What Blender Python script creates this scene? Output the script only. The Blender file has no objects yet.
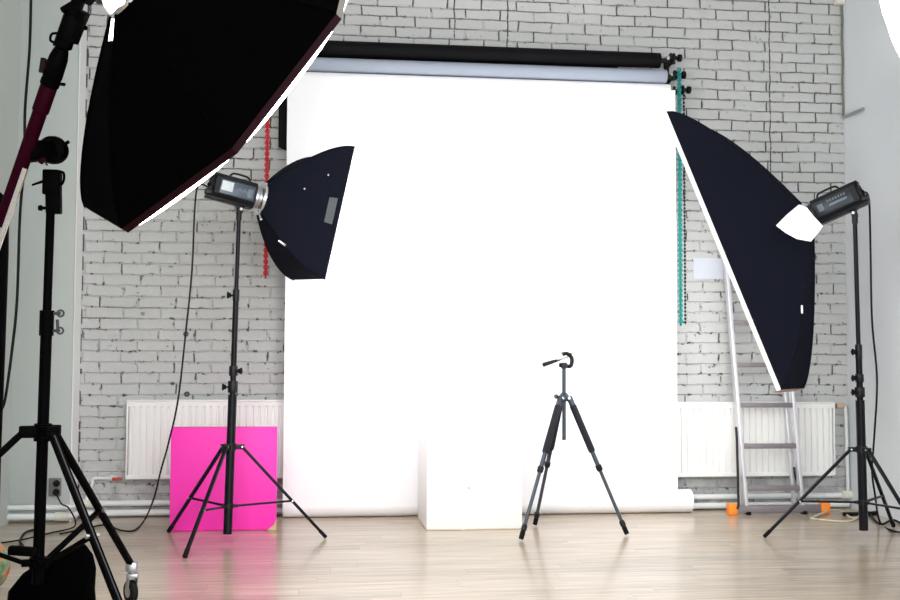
import bpy, bmesh, math, random
from mathutils import Vector, Matrix

random.seed(7)
PI = math.pi
sc = bpy.context.scene
COL = sc.collection

# ------------------------------------------------------------------ camera
F = 1150.0                      # focal length in pixels of the 900 px wide frame
H = 1.08                        # camera height
YAW = math.radians(7.1)
PITCH = math.atan(60 / F)
ROLL = 0.004
RM = Matrix.Rotation(-YAW, 3, 'Z') @ Matrix.Rotation(PI / 2 + PITCH, 3, 'X') @ Matrix.Rotation(ROLL, 3, 'Z')
CP = Vector((0, 0, H))
cam_data = bpy.data.cameras.new('camera')
cam_data.sensor_width = 36.0
cam_data.lens = F / 900 * 36.0
cam_data.clip_start = 0.05
cam = bpy.data.objects.new('camera', cam_data)
COL.objects.link(cam)
cam.matrix_world = Matrix.Translation(CP) @ RM.to_4x4()
sc.camera = cam

# ------------------------------------------------------------------ exposure, world, light levels
sc.view_settings.view_transform = 'Standard'
sc.view_settings.look = 'None'
sc.view_settings.exposure = 0.0
sc.view_settings.gamma = 1.0
sc.view_settings.use_curve_mapping = False
WORLD = 4.6
E_LEFT, E_RIGHT, E_OCTA, E_ROUND = 13.0, 8.0, 12.0, 8.0
w = bpy.data.worlds.new('world')
sc.world = w
w.use_nodes = True
w.node_tree.nodes['Background'].inputs[0].default_value = (0.95, 0.97, 1.0, 1)
w.node_tree.nodes['Background'].inputs[1].default_value = WORLD
sc.cycles.use_denoising = True
sc.cycles.max_bounces = 8
sc.cycles.diffuse_bounces = 5
sc.cycles.glossy_bounces = 4
sc.cycles.sample_clamp_indirect = 6.0


def ray(px, py):
    return RM @ Vector(((px - 450) / F, (300 - py) / F, -1.0))


def on_y(px, py, Y):
    d = ray(px, py)
    return CP + d * (Y / d.y)


def on_z(px, py, z=0.0):
    d = ray(px, py)
    return CP + d * ((z - H) / d.z)


def at_d(px, py, d):
    return CP + ray(px, py) * d


# ------------------------------------------------------------------ node helper
class NT:
    def __init__(s, name):
        s.m = bpy.data.materials.new(name)
        s.m.use_nodes = True
        s.t = s.m.node_tree
        s.bsdf = s.t.nodes['Principled BSDF']

    def n(s, kind, **kw):
        x = s.t.nodes.new(kind)
        for k, v in kw.items():
            setattr(x, k, v)
        return x

    def link(s, a, b):
        s.t.links.new(a, b)

    def put(s, v, sock):
        if isinstance(v, (int, float)):
            sock.default_value = v
        elif isinstance(v, tuple):
            sock.default_value = v if len(v) == len(sock.default_value) else (*v, 1)
        else:
            s.link(v, sock)

    def math(s, op, a, b=0.0, c=0.0):
        x = s.n('ShaderNodeMath', operation=op)
        s.put(a, x.inputs[0]); s.put(b, x.inputs[1]); s.put(c, x.inputs[2])
        return x.outputs[0]

    def step(s, v, e0, e1):
        x = s.n('ShaderNodeMapRange', interpolation_type='SMOOTHSTEP')
        s.put(v, x.inputs[0]); s.put(e0, x.inputs[1]); s.put(e1, x.inputs[2])
        return x.outputs[0]

    def coord(s):
        return s.n('ShaderNodeTexCoord').outputs['Object']

    def sep(s, v):
        x = s.n('ShaderNodeSeparateXYZ'); s.link(v, x.inputs[0])
        return x.outputs

    def comb(s, a, b, c):
        x = s.n('ShaderNodeCombineXYZ')
        s.put(a, x.inputs[0]); s.put(b, x.inputs[1]); s.put(c, x.inputs[2])
        return x.outputs[0]

    def noise(s, v, scale, detail=3, rough=0.5):
        x = s.n('ShaderNodeTexNoise')
        s.link(v, x.inputs['Vector']); x.inputs['Scale'].default_value = scale
        x.inputs['Detail'].default_value = detail; x.inputs['Roughness'].default_value = rough
        return x.outputs['Fac']

    def mix(s, f, a, b):
        x = s.n('ShaderNodeMix', data_type='RGBA')
        s.put(f, x.inputs[0]); s.put(a, x.inputs[6]); s.put(b, x.inputs[7])
        return x.outputs[2]

    def bump(s, h, strength=0.5, dist=0.01):
        x = s.n('ShaderNodeBump')
        x.inputs['Strength'].default_value = strength; x.inputs['Distance'].default_value = dist
        s.link(h, x.inputs['Height']); s.link(x.outputs[0], s.bsdf.inputs['Normal'])


def simple(name, col, rough=0.5, metal=0.0, nscale=0.0, namt=0.12, bump=0.0, spec=0.5, sheen=0.0, trans=0.0):
    t = NT(name)
    t.bsdf.inputs['Roughness'].default_value = rough
    t.bsdf.inputs['Metallic'].default_value = metal
    t.bsdf.inputs['Specular IOR Level'].default_value = spec
    if sheen:
        t.bsdf.inputs['Sheen Weight'].default_value = sheen
    if nscale:
        f = t.noise(t.coord(), nscale)
        lo = tuple(max(0, c * (1 - namt)) for c in col)
        hi = tuple(min(1, c * (1 + namt)) for c in col)
        t.link(t.mix(f, lo, hi), t.bsdf.inputs['Base Color'])
        if bump:
            t.bump(f, bump, 0.003)
    else:
        t.bsdf.inputs['Base Color'].default_value = (*col, 1)
    return t.m


def emitter(name, col, strength):
    t = NT(name)
    t.bsdf.inputs['Base Color'].default_value = (0.85, 0.85, 0.85, 1)
    t.bsdf.inputs['Roughness'].default_value = 0.9
    t.bsdf.inputs['Emission Color'].default_value = (*col, 1)
    t.bsdf.inputs['Emission Strength'].default_value = strength
    return t.m


M = {}
M['black'] = simple('black_plastic', (0.004, 0.004, 0.005), 0.42, nscale=40, spec=0.3)
M['stand'] = simple('black_anodised_tube', (0.006, 0.006, 0.009), 0.35, 0.1, nscale=30, spec=0.16)
M['boom'] = simple('black_boom_tube', (0.0012, 0.001, 0.0012), 0.55, 0.0, nscale=30, spec=0.02)
M['rubber'] = simple('rubber', (0.005, 0.005, 0.005), 0.8, nscale=60, spec=0.2)
M['navy'] = simple('navy_black_fabric', (0.008, 0.009, 0.016), 0.9, nscale=160, namt=0.2, bump=0.15, spec=0.04)
M['octa'] = simple('black_octa_fabric', (0.0004, 0.0004, 0.0005), 0.9, nscale=160, spec=0.02)
M['maroon'] = simple('maroon_trim', (0.014, 0.002, 0.004), 0.6, nscale=90, spec=0.08)
M['crimson'] = simple('crimson_metal', (0.02, 0.0005, 0.005), 0.5, 0.0, nscale=30, spec=0.03)
M['silver_lining'] = simple('silver_lining', (0.8, 0.8, 0.8), 0.5, 0.0, nscale=50)
M['white_fabric'] = simple('white_fabric', (0.95, 0.95, 0.96), 0.85, nscale=120, namt=0.03)
M['lit_lip_fabric'] = simple('white_fabric_lit_pink', (0.55, 0.36, 0.36), 0.85, nscale=120)  # lower lip: pink of light passing through, put into the fabric colour
M['lit_trim'] = simple('maroon_trim_lit', (0.2, 0.19, 0.17), 0.8, nscale=90)  # lit copy of the maroon rim trim, light put into its colour
M['chrome'] = simple('chrome', (0.75, 0.77, 0.8), 0.22, 1.0, nscale=20, namt=0.05)
M['dull'] = simple('dull_grey_metal', (0.05, 0.05, 0.055), 0.6, 0.0, nscale=30, spec=0.2)
M['steel'] = simple('grey_steel', (0.45, 0.46, 0.48), 0.35, 0.9, nscale=30)
M['flash_side'] = simple('slate_grey_housing', (0.06, 0.085, 0.115), 0.35, 0.2, nscale=25)
M['flash_dark'] = simple('dark_slate_housing', (0.012, 0.019, 0.03), 0.4, 0.2, nscale=25)
M['flash_body'] = simple('black_housing', (0.004, 0.005, 0.008), 0.45, nscale=25, spec=0.25)
M['sticker'] = simple('pale_sticker', (0.6, 0.66, 0.68), 0.5, nscale=30)
M['grey_mark'] = simple('grey_print', (0.12, 0.15, 0.18), 0.5, nscale=30)
M['patch'] = simple('grey_patch', (0.06, 0.07, 0.08), 0.6, nscale=40)
M['radiator'] = simple('white_enamel', (0.86, 0.86, 0.84), 0.35, nscale=3, namt=0.02)
M['pipe'] = simple('white_painted_pipe', (0.74, 0.77, 0.76), 0.4, nscale=8, namt=0.06)
M['fitting'] = simple('ivory_fitting', (0.7, 0.68, 0.6), 0.45, nscale=12)
M['valve_red'] = simple('red_valve', (0.45, 0.05, 0.03), 0.5, nscale=20)
M['brass'] = simple('brass_fitting', (0.7, 0.52, 0.35), 0.35, 0.7, nscale=20)
M['paper'] = simple('white_background_paper', (0.9, 0.9, 0.92), 0.85, nscale=2, namt=0.015)
M['grey_paper'] = simple('grey_blue_paper', (0.33, 0.37, 0.45), 0.8, nscale=3, namt=0.03)
M['black_paper'] = simple('black_paper', (0.0015, 0.0015, 0.0025), 0.7, nscale=4, spec=0.15)
M['red'] = simple('red_plastic_chain', (0.6, 0.01, 0.015), 0.5, nscale=40)
M['teal'] = simple('teal_plastic_chain', (0.0, 0.24, 0.22), 0.5, nscale=40)
M['note'] = simple('white_note_paper', (0.6, 0.63, 0.70), 0.8, nscale=6, namt=0.02)
M['alu'] = simple('aluminium', (0.72, 0.72, 0.76), 0.38, 0.55, nscale=14, namt=0.06)
M['alu_rung'] = simple('ribbed_aluminium', (0.21, 0.185, 0.2), 0.5, 0.2, nscale=18)
M['orange'] = simple('orange_plastic', (0.95, 0.26, 0.02), 0.45, nscale=20, namt=0.06)
M['cable'] = simple('black_cable', (0.004, 0.004, 0.004), 0.6, nscale=50, spec=0.2)
M['cream'] = simple('cream_cable', (0.62, 0.56, 0.42), 0.5, nscale=50)
M['grey_cable'] = simple('grey_green_cable', (0.16, 0.18, 0.14), 0.5, nscale=50)
M['trip_grey'] = simple('grey_tripod_metal', (0.05, 0.065, 0.085), 0.35, 0.5, nscale=30)
M['foam'] = simple('navy_foam_grip', (0.006, 0.006, 0.013), 0.8, nscale=120, bump=0.2)
M['socket'] = simple('grey_socket_plastic', (0.16, 0.165, 0.16), 0.5, nscale=20)
M['anchor'] = simple('dark_wall_anchor', (0.06, 0.06, 0.06), 0.7, nscale=30)
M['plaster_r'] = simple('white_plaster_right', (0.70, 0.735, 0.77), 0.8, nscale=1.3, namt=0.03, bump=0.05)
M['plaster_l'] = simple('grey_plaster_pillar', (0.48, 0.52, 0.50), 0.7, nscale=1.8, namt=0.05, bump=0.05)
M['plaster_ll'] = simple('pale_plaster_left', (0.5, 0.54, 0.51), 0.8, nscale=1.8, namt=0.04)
M['lit_return'] = simple('pillar_return_painted_light', (0.8, 0.81, 0.8), 0.7, nscale=3, namt=0.04)  # paler than the pillar: softbox light put into the colour
M['ceiling'] = simple('white_ceiling', (0.7, 0.7, 0.7), 0.9, nscale=2)
M['sandbag'] = simple('black_bag_fabric', (0.0004, 0.0004, 0.0004), 0.95, nscale=120, spec=0.02)
M['glow_cloth'] = emitter('white_cloth_added_glow', (0.97, 0.97, 1), 0.45)  # glow added to the cloth, nothing lights it from behind
M['d_left'] = emitter('lit_diffuser_left', (1, 1, 1), E_LEFT)
M['d_right'] = emitter('lit_diffuser_right', (1, 1, 1), E_RIGHT)
M['d_octa'] = emitter('lit_diffuser_octa', (1, 0.98, 0.96), E_OCTA)
M['d_round'] = emitter('lit_diffuser_round', (1, 1, 1), E_ROUND)


def brick_mat():
    t = NT('white_painted_brick')
    co = t.coord()
    warp = t.noise(co, 7, 2)
    warp2 = t.noise(co, 1.1, 1)
    X, Y, Z = t.sep(co)[:3]
    wz = t.math('ADD', Z, t.math('ADD', t.math('MULTIPLY', t.math('SUBTRACT', warp, 0.5), 0.018),
                                 t.math('MULTIPLY', t.math('SUBTRACT', warp2, 0.5), 0.02)))
    wx = t.math('ADD', X, t.math('MULTIPLY', t.math('SUBTRACT', warp, 0.5), 0.03))
    rz = t.math('DIVIDE', wz, 0.0755)
    row = t.math('FLOOR', rz)
    fz = t.math('FRACT', rz)
    wn = t.n('ShaderNodeTexWhiteNoise', noise_dimensions='1D')
    t.link(row, wn.inputs['W'])
    ux = t.math('ADD', t.math('DIVIDE', wx, 0.252), t.math('ADD', t.math('MULTIPLY', t.math('MODULO', row, 2.0), 0.5),
                                                           t.math('MULTIPLY', wn.outputs[0], 0.13)))
    col = t.math('FLOOR', ux)
    fx = t.math('FRACT', ux)
    dx = t.math('MULTIPLY', t.math('MINIMUM', fx, t.math('SUBTRACT', 1.0, fx)), 0.252)
    dz = t.math('MULTIPLY', t.math('MINIMUM', fz, t.math('SUBTRACT', 1.0, fz)), 0.0755)
    fine = t.noise(co, 60, 3)
    n1 = t.noise(co, 5.3, 3)
    n2 = t.noise(co, 3.1, 3)
    # crisp joints near the top of the wall, mostly filled with paint lower down
    high = t.step(Z, 1.9, 2.7)
    wj = t.math('MULTIPLY_ADD', fine, 0.007, 0.0016)
    head = t.math('SUBTRACT', 1.0, t.step(dx, t.math('MULTIPLY', wj, 0.6), wj))
    thr1 = t.math('MULTIPLY_ADD', high, -0.13, 0.53)
    head = t.math('MULTIPLY', head, t.step(n1, thr1, t.math('ADD', thr1, 0.05)))
    wb = t.math('MULTIPLY_ADD', fine, 0.0045, 0.0004)
    bed = t.math('SUBTRACT', 1.0, t.step(dz, t.math('MULTIPLY', wb, 0.5), wb))
    thr2 = t.math('MULTIPLY_ADD', high, -0.14, 0.58)
    bed = t.math('MULTIPLY', bed, t.math('MULTIPLY_ADD', t.step(n2, thr2, t.math('ADD', thr2, 0.06)), 0.75, t.math('MULTIPLY_ADD', high, 0.1, 0.03)))
    # straight vertical building joints
    def vline(x0, z0):
        a = t.math('ABSOLUTE', t.math('SUBTRACT', wx, x0))
        m = t.math('SUBTRACT', 1.0, t.step(a, 0.002, 0.006))
        return t.math('MULTIPLY', m, t.math('MULTIPLY', t.step(Z, z0, z0 + 0.05), t.step(fine, 0.36, 0.46)))
    vl = t.math('MAXIMUM', vline(3.42, 2.3), t.math('MAXIMUM', vline(1.04, 3.38), vline(1.43, 3.33)))
    fade = t.step(Z, 0.4, 0.9)
    head = t.math('MULTIPLY', head, fade)
    bed = t.math('MULTIPLY', bed, fade)
    # chips and holes, mostly along the joints
    near = t.math('SUBTRACT', 1.0, t.step(t.math('MINIMUM', dx, dz), 0.003, 0.016))
    c1 = t.math('MULTIPLY', t.step(t.noise(co, 26, 4, 0.65), 0.58, 0.62), near)
    c2 = t.math('MULTIPLY', t.step(t.noise(co, 17, 4, 0.6), 0.68, 0.71), 0.6)
    chip = t.math('MULTIPLY', t.math('MAXIMUM', c1, c2), t.math('MULTIPLY_ADD', high, -0.35, 0.9))
    dark = t.math('MAXIMUM', t.math('MAXIMUM', t.math('MULTIPLY', head, 0.9), bed), t.math('MAXIMUM', vl, chip))
    cb = t.n('ShaderNodeTexWhiteNoise', noise_dimensions='2D')
    t.link(t.comb(col, row, 0.0), cb.inputs['Vector'])
    tone = t.math('MULTIPLY_ADD', cb.outputs[0], 0.05, t.math('MULTIPLY', t.noise(co, 2.2, 4), 0.22))
    base = t.mix(tone, (0.55, 0.56, 0.553), (0.30, 0.302, 0.292))
    # grimy strip just above the skirting pipes
    grime = t.math('MULTIPLY', t.math('SUBTRACT', 1.0, t.step(Z, 0.12, 0.5)), t.step(t.noise(co, 6, 5, 0.65), 0.42, 0.6))
    base = t.mix(t.math('MULTIPLY', grime, 0.55), base, (0.24, 0.235, 0.23))
    t.link(t.mix(dark, base, (0.015, 0.014, 0.013)), t.bsdf.inputs['Base Color'])
    t.bsdf.inputs['Roughness'].default_value = 0.75
    groove = t.math('MINIMUM', t.step(dx, 0.001, 0.009), t.step(dz, 0.001, 0.009))
    h = t.math('SUBTRACT', t.math('ADD', t.math('MULTIPLY', t.noise(co, 20, 4, 0.6), 0.9), t.math('MULTIPLY', groove, 0.9)), dark)
    t.bump(h, 0.8, 0.009)
    return t.m


def floor_mat():
    t = NT('beige_laminate')
    co = t.coord()
    X, Y, Z = t.sep(co)[:3]
    ry = t.math('DIVIDE', Y, 0.135)
    row = t.math('FLOOR', ry)
    fy = t.math('FRACT', ry)
    wn = t.n('ShaderNodeTexWhiteNoise', noise_dimensions='1D'); t.link(row, wn.inputs['W'])
    ux = t.math('ADD', t.math('DIVIDE', X, 1.2), t.math('MULTIPLY', wn.outputs[0], 7.0))
    col = t.math('FLOOR', ux); fx = t.math('FRACT', ux)
    cb = t.n('ShaderNodeTexWhiteNoise', noise_dimensions='2D'); t.link(t.comb(col, row, 0.0), cb.inputs['Vector'])
    gv = t.comb(t.math('ADD', t.math('MULTIPLY', X, 0.9), t.math('MULTIPLY', cb.outputs[0], 31.0)), t.math('MULTIPLY', Y, 22.0), 0.0)
    grain = t.noise(gv, 2.2, 5, 0.6)
    tone = t.math('ADD', t.math('MULTIPLY', cb.outputs[0], 0.25), t.math('MULTIPLY', t.step(grain, 0.3, 0.7), 0.75))
    base = t.mix(tone, (0.21, 0.155, 0.10), (0.62, 0.51, 0.385))
    dy = t.math('MULTIPLY', t.math('MINIMUM', fy, t.math('SUBTRACT', 1.0, fy)), 0.135)
    dxx = t.math('MULTIPLY', t.math('MINIMUM', fx, t.math('SUBTRACT', 1.0, fx)), 1.2)
    j = t.math('SUBTRACT', 1.0, t.step(t.math('MINIMUM', dy, dxx), 0.0006, 0.0022))
    t.link(t.mix(t.math('MULTIPLY', j, 0.6), base, (0.13, 0.09, 0.07)), t.bsdf.inputs['Base Color'])
    t.put(t.math('MULTIPLY_ADD', grain, 0.12, 0.24), t.bsdf.inputs['Roughness'])
    t.bsdf.inputs['Specular IOR Level'].default_value = 0.6
    t.bsdf.inputs['Coat Weight'].default_value = 0.35
    t.bsdf.inputs['Coat Roughness'].default_value = 0.14
    t.bump(t.math('SUBTRACT', t.math('MULTIPLY', grain, 0.2), j), 0.15, 0.002)
    return t.m


def cube_mat(name, col, wearcol, scuff, zmax):
    t = NT(name)
    co = t.coord()
    X, Y, Z = t.sep(co)[:3]
    v = t.comb(t.math('MULTIPLY', X, 9.0), t.math('MULTIPLY', Y, 9.0), t.math('MULTIPLY', Z, 1.6))
    s1 = t.step(t.noise(v, 1.6, 4, 0.6), 0.62, 0.72)
    s2 = t.step(t.noise(co, 14, 3), 0.74, 0.77)
    low = t.math('MULTIPLY', t.math('SUBTRACT', 1.0, t.step(Z, 0.002, 0.012)), t.step(t.noise(co, 10, 2), 0.3, 0.45))
    base = t.mix(t.math('MULTIPLY', s1, 0.12), col, scuff)
    base = t.mix(t.math('MULTIPLY', s2, 0.6), base, scuff)
    t.link(t.mix(t.math('MULTIPLY', low, 0.8), base, wearcol), t.bsdf.inputs['Base Color'])
    t.bsdf.inputs['Roughness'].default_value = 0.55
    return t.m


def cushion_mat():
    t = NT('orange_green_print')
    co = t.coord()
    vo = t.n('ShaderNodeTexVoronoi'); t.link(co, vo.inputs['Vector']); vo.inputs['Scale'].default_value = 22
    cr = t.n('ShaderNodeValToRGB')
    t.link(t.noise(co, 14, 4), cr.inputs[0])
    e = cr.color_ramp.elements
    e[0].position = 0.36; e[0].color = (0.25, 0.02, 0.01, 1)
    e[1].position = 0.64; e[1].color = (0.06, 0.12, 0.05, 1)
    for p, c in ((0.45, (0.5, 0.12, 0.01, 1)), (0.51, (0.3, 0.22, 0.08, 1)), (0.57, (0.13, 0.2, 0.1, 1))):
        x = e.new(p); x.color = c
    t.link(t.mix(0.08, cr.outputs[0], vo.outputs['Color']), t.bsdf.inputs['Base Color'])
    t.bsdf.inputs['Roughness'].default_value = 0.8
    return t.m


M['brick'] = brick_mat()
M['floor'] = floor_mat()
M['white_cube'] = cube_mat('white_painted_block', (0.88, 0.88, 0.88), (0.55, 0.42, 0.25), (0.35, 0.33, 0.3), 0.6)
M['pink_cube'] = cube_mat('hot_pink_block', (0.99, 0.03, 0.47), (0.6, 0.03, 0.16), (0.7, 0.2, 0.4), 0.6)
M['cushion'] = cushion_mat()
M['tan'] = simple('bare_tan_board', (0.6, 0.5, 0.25), 0.8, nscale=30)


# ------------------------------------------------------------------ mesh helpers
class MB:
    """collects shapes; build() links them as ONE mesh object"""
    def __init__(s, mat=None):
        s.v = []; s.f = []; s.mat = mat          # mat: local-to-world matrix for the shapes

    def add(s, vs, fs):
        o = len(s.v)
        s.v += [Vector(p) for p in vs]
        s.f += [[i + o for i in f] for f in fs]
        return s

    def box(s, c, size, bevel=0.004, rot=None):
        bm = bmesh.new()
        bmesh.ops.create_cube(bm, size=1.0)
        bmesh.ops.scale(bm, vec=Vector(size), verts=bm.verts)
        b = min(bevel, min(size) * 0.3)
        if b > 0:
            bmesh.ops.bevel(bm, geom=list(bm.edges), offset=b, segments=2, profile=0.5, affect='EDGES')
        if rot is not None:
            bmesh.ops.transform(bm, matrix=rot.to_4x4(), verts=bm.verts)
        bmesh.ops.translate(bm, vec=Vector(c), verts=bm.verts)
        bm.verts.index_update()
        s.add([v.co.copy() for v in bm.verts], [[v.index for v in f.verts] for f in bm.faces])
        bm.free()
        return s

    def beam(s, a, b, wdt, hgt, up=(0, 0, 1), bevel=0.003):
        """box from a to b, width across, height along 'up'"""
        a, b = Vector(a), Vector(b)
        z = (b - a).normalized()
        x = z.cross(Vector(up)).normalized()
        y = x.cross(z)
        r = Matrix((x, z, y)).transposed()
        return s.box((a + b) / 2, (wdt, (b - a).length, hgt), bevel, r)

    def tube(s, pts, r, n=12, r2=None, cap=True):
        pts = [Vector(p) for p in pts]
        rs = r if isinstance(r, (list, tuple)) else [r] * len(pts)
        if r2 is not None:
            rs = [r + (r2 - r) * i / (len(pts) - 1) for i in range(len(pts))]
        vs = []; fs = []
        t0 = (pts[1] - pts[0]).normalized()
        ref = Vector((0, 0, 1)) if abs(t0.z) < 0.9 else Vector((1, 0, 0))
        x = t0.cross(ref).normalized()
        for i, p in enumerate(pts):
            if i == 0: t = pts[1] - pts[0]
            elif i == len(pts) - 1: t = pts[-1] - pts[-2]
            else: t = pts[i + 1] - pts[i - 1]
            t.normalize()
            x = (x - t * x.dot(t)).normalized()
            y = t.cross(x)
            for k in range(n):
                a = 2 * PI * k / n
                vs.append(p + (x * math.cos(a) + y * math.sin(a)) * rs[i])
        for i in range(len(pts) - 1):
            for k in range(n):
                fs.append([i * n + k, i * n + (k + 1) % n, (i + 1) * n + (k + 1) % n, (i + 1) * n + k])
        if cap:
            fs.append(list(range(n))[::-1]); fs.append([(len(pts) - 1) * n + k for k in range(n)])
        return s.add(vs, fs)

    def lathe(s, o, axis, prof, n=20):
        """prof: list of (distance along axis, radius)"""
        o = Vector(o); ax = Vector(axis).normalized()
        return s.tube([o + ax * (d + 1e-6 * i) for i, (d, r) in enumerate(prof)], [max(r, 1e-5) for d, r in prof], n) if False else s._lathe(o, ax, prof, n)

    def _lathe(s, o, ax, prof, n):
        ref = Vector((0, 0, 1)) if abs(ax.z) < 0.9 else Vector((1, 0, 0))
        x = ax.cross(ref).normalized(); y = ax.cross(x)
        vs = []; fs = []
        for d, r in prof:
            for k in range(n):
                a = 2 * PI * k / n
                vs.append(o + ax * d + (x * math.cos(a) + y * math.sin(a)) * max(r, 1e-5))
        m = len(prof)
        for i in range(m - 1):
            for k in range(n):
                fs.append([i * n + k, i * n + (k + 1) % n, (i + 1) * n + (k + 1) % n, (i + 1) * n + k])
        fs.append(list(range(n))[::-1]); fs.append([(m - 1) * n + k for k in range(n)])
        return s.add(vs, fs)

    def ring(s, c, axis, R, r, n=20, m=8, sx=1.0, sy=1.0, xdir=None):
        c = Vector(c); ax = Vector(axis).normalized()
        if xdir is None:
            ref = Vector((0, 0, 1)) if abs(ax.z) < 0.9 else Vector((1, 0, 0))
            x = ax.cross(ref).normalized()
        else:
            x = Vector(xdir); x = (x - ax * x.dot(ax)).normalized()
        y = ax.cross(x)
        vs = []; fs = []
        for i in range(n):
            a = 2 * PI * i / n
            d = x * math.cos(a) * sx + y * math.sin(a) * sy
            p = c + d * R
            dn = d.normalized()
            for k in range(m):
                b = 2 * PI * k / m
                vs.append(p + (dn * math.cos(b) + ax * math.sin(b)) * r)
        for i in range(n):
            for k in range(m):
                fs.append([i * m + k, ((i + 1) % n) * m + k, ((i + 1) % n) * m + (k + 1) % m, i * m + (k + 1) % m])
        return s.add(vs, fs)

    def grid(s, fn, nu, nv):
        vs = [fn(i / nu, j / nv) for i in range(nu + 1) for j in range(nv + 1)]
        fs = [[i * (nv + 1) + j, (i + 1) * (nv + 1) + j, (i + 1) * (nv + 1) + j + 1, i * (nv + 1) + j + 1]
              for i in range(nu) for j in range(nv)]
        return s.add(vs, fs)

    def build(s, name, mat, parent=None, origin=None, smooth=True, angle=40, label=None):
        root = parent
        while root is not None and root.parent is not None:
            root = root.parent
        off = Vector(origin) if origin is not None else (root.location.copy() if root is not None else Vector((0, 0, 0)))
        me = bpy.data.meshes.new(name)
        vs = [(s.mat @ v if s.mat is not None else v) - off for v in s.v]
        me.from_pydata([tuple(v) for v in vs], [], s.f)
        me.materials.append(mat)
        bm = bmesh.new(); bm.from_mesh(me)
        bmesh.ops.recalc_face_normals(bm, faces=bm.faces)
        bm.to_mesh(me); bm.free()
        if smooth:
            me.polygons.foreach_set('use_smooth', [True] * len(me.polygons))
            me.set_sharp_from_angle(angle=math.radians(angle))
        me.update()
        o = bpy.data.objects.new(name, me)
        COL.objects.link(o)
        if origin is not None:
            o.location = off
        if parent is not None:
            o.parent = parent
        if label:
            o['label'] = label
        return o


def tag(o, label, cat, group=None, kind=None):
    o['label'] = label; o['category'] = cat
    if group: o['group'] = group
    if kind: o['kind'] = kind
    return o


def thing(name, label, cat, loc, group=None):
    o = bpy.data.objects.new(name, None)
    o.empty_display_size = 0.1
    COL.objects.link(o)
    o.location = Vector(loc)
    return tag(o, label, cat, group)


def struct(o):
    o['kind'] = 'structure'
    return o


def catmull(P, n=8):
    P = [Vector(p) for p in P]
    P = [2 * P[0] - P[1]] + P + [2 * P[-1] - P[-2]]
    out = []
    for i in range(1, len(P) - 2):
        for k in range(n):
            t = k / n
            a, b, c, d = P[i - 1], P[i], P[i + 1], P[i + 2]
            out.append(0.5 * ((2 * b) + (c - a) * t + (2 * a - 5 * b + 4 * c - d) * t * t + (3 * b - a - 3 * c + d) * t ** 3))
    out.append(P[-2])
    return out


# ------------------------------------------------------------------ the room
WY = 8.15           # back wall
XR = 4.0            # right wall
XL = -1.93          # left wall
CEIL = 4.3
Y0 = -1.2
struct(MB().box(((XL + XR) / 2, (WY + Y0) / 2, -0.05), (XR - XL + 0.4, WY - Y0 + 0.4, 0.1), 0).build('floor', M['floor']))
struct(MB().box(((XL + XR) / 2, WY + 0.1, CEIL / 2), (XR - XL + 0.4, 0.2, CEIL), 0).build('wall_back', M['brick']))
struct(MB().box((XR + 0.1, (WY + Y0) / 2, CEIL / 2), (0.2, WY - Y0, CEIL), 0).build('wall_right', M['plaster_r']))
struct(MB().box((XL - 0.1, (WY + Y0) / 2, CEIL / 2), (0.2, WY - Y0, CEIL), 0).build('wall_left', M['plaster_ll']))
struct(MB().box(((XL + XR) / 2, (WY + Y0) / 2, CEIL + 0.05), (XR - XL + 0.4, WY - Y0 + 0.4, 0.1), 0).build('ceiling', M['ceiling']))
PF = 7.93           # face of the plastered pillar in the left corner
pl = on_y(11, 250, PF).x
pr = on_y(75, 250, PF).x
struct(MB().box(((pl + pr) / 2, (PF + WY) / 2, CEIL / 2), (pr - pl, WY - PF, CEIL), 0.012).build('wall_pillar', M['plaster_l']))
g = MB()
zs = [0.2 + 0.1 * i for i in range(41)]
g.tube([(pl - 0.012 + 0.002 * math.sin(z * 9), PF + 0.006, z) for z in zs], 0.011, 8)
tag(g.build('corner_cable', M['cable'], origin=(pl, PF, 0.2)), 'straight black cable running up the edge of the grey pillar', 'cable')

g = MB().box((pr + 0.004, (PF + WY) / 2, CEIL / 2), (0.008, WY - PF, CEIL), 0)  # added thin strip, painted pale as the lit return face
struct(g.build('lit_return_strip', M['lit_return']))
# cracked dark seam where the pillar meets the brick
g = MB()
z = 0.15
while z < 4.2:
    L = random.uniform(0.03, 0.14)
    w_ = random.uniform(0.004, 0.014)
    xx = pr + 0.008
    g.box((xx + w_ / 2, WY - 0.002, z + L / 2), (w_, 0.006, L), 0.001)
    z += L + random.uniform(0.0, 0.12)
struct(g.build('trim_1', M['anchor']))


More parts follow.
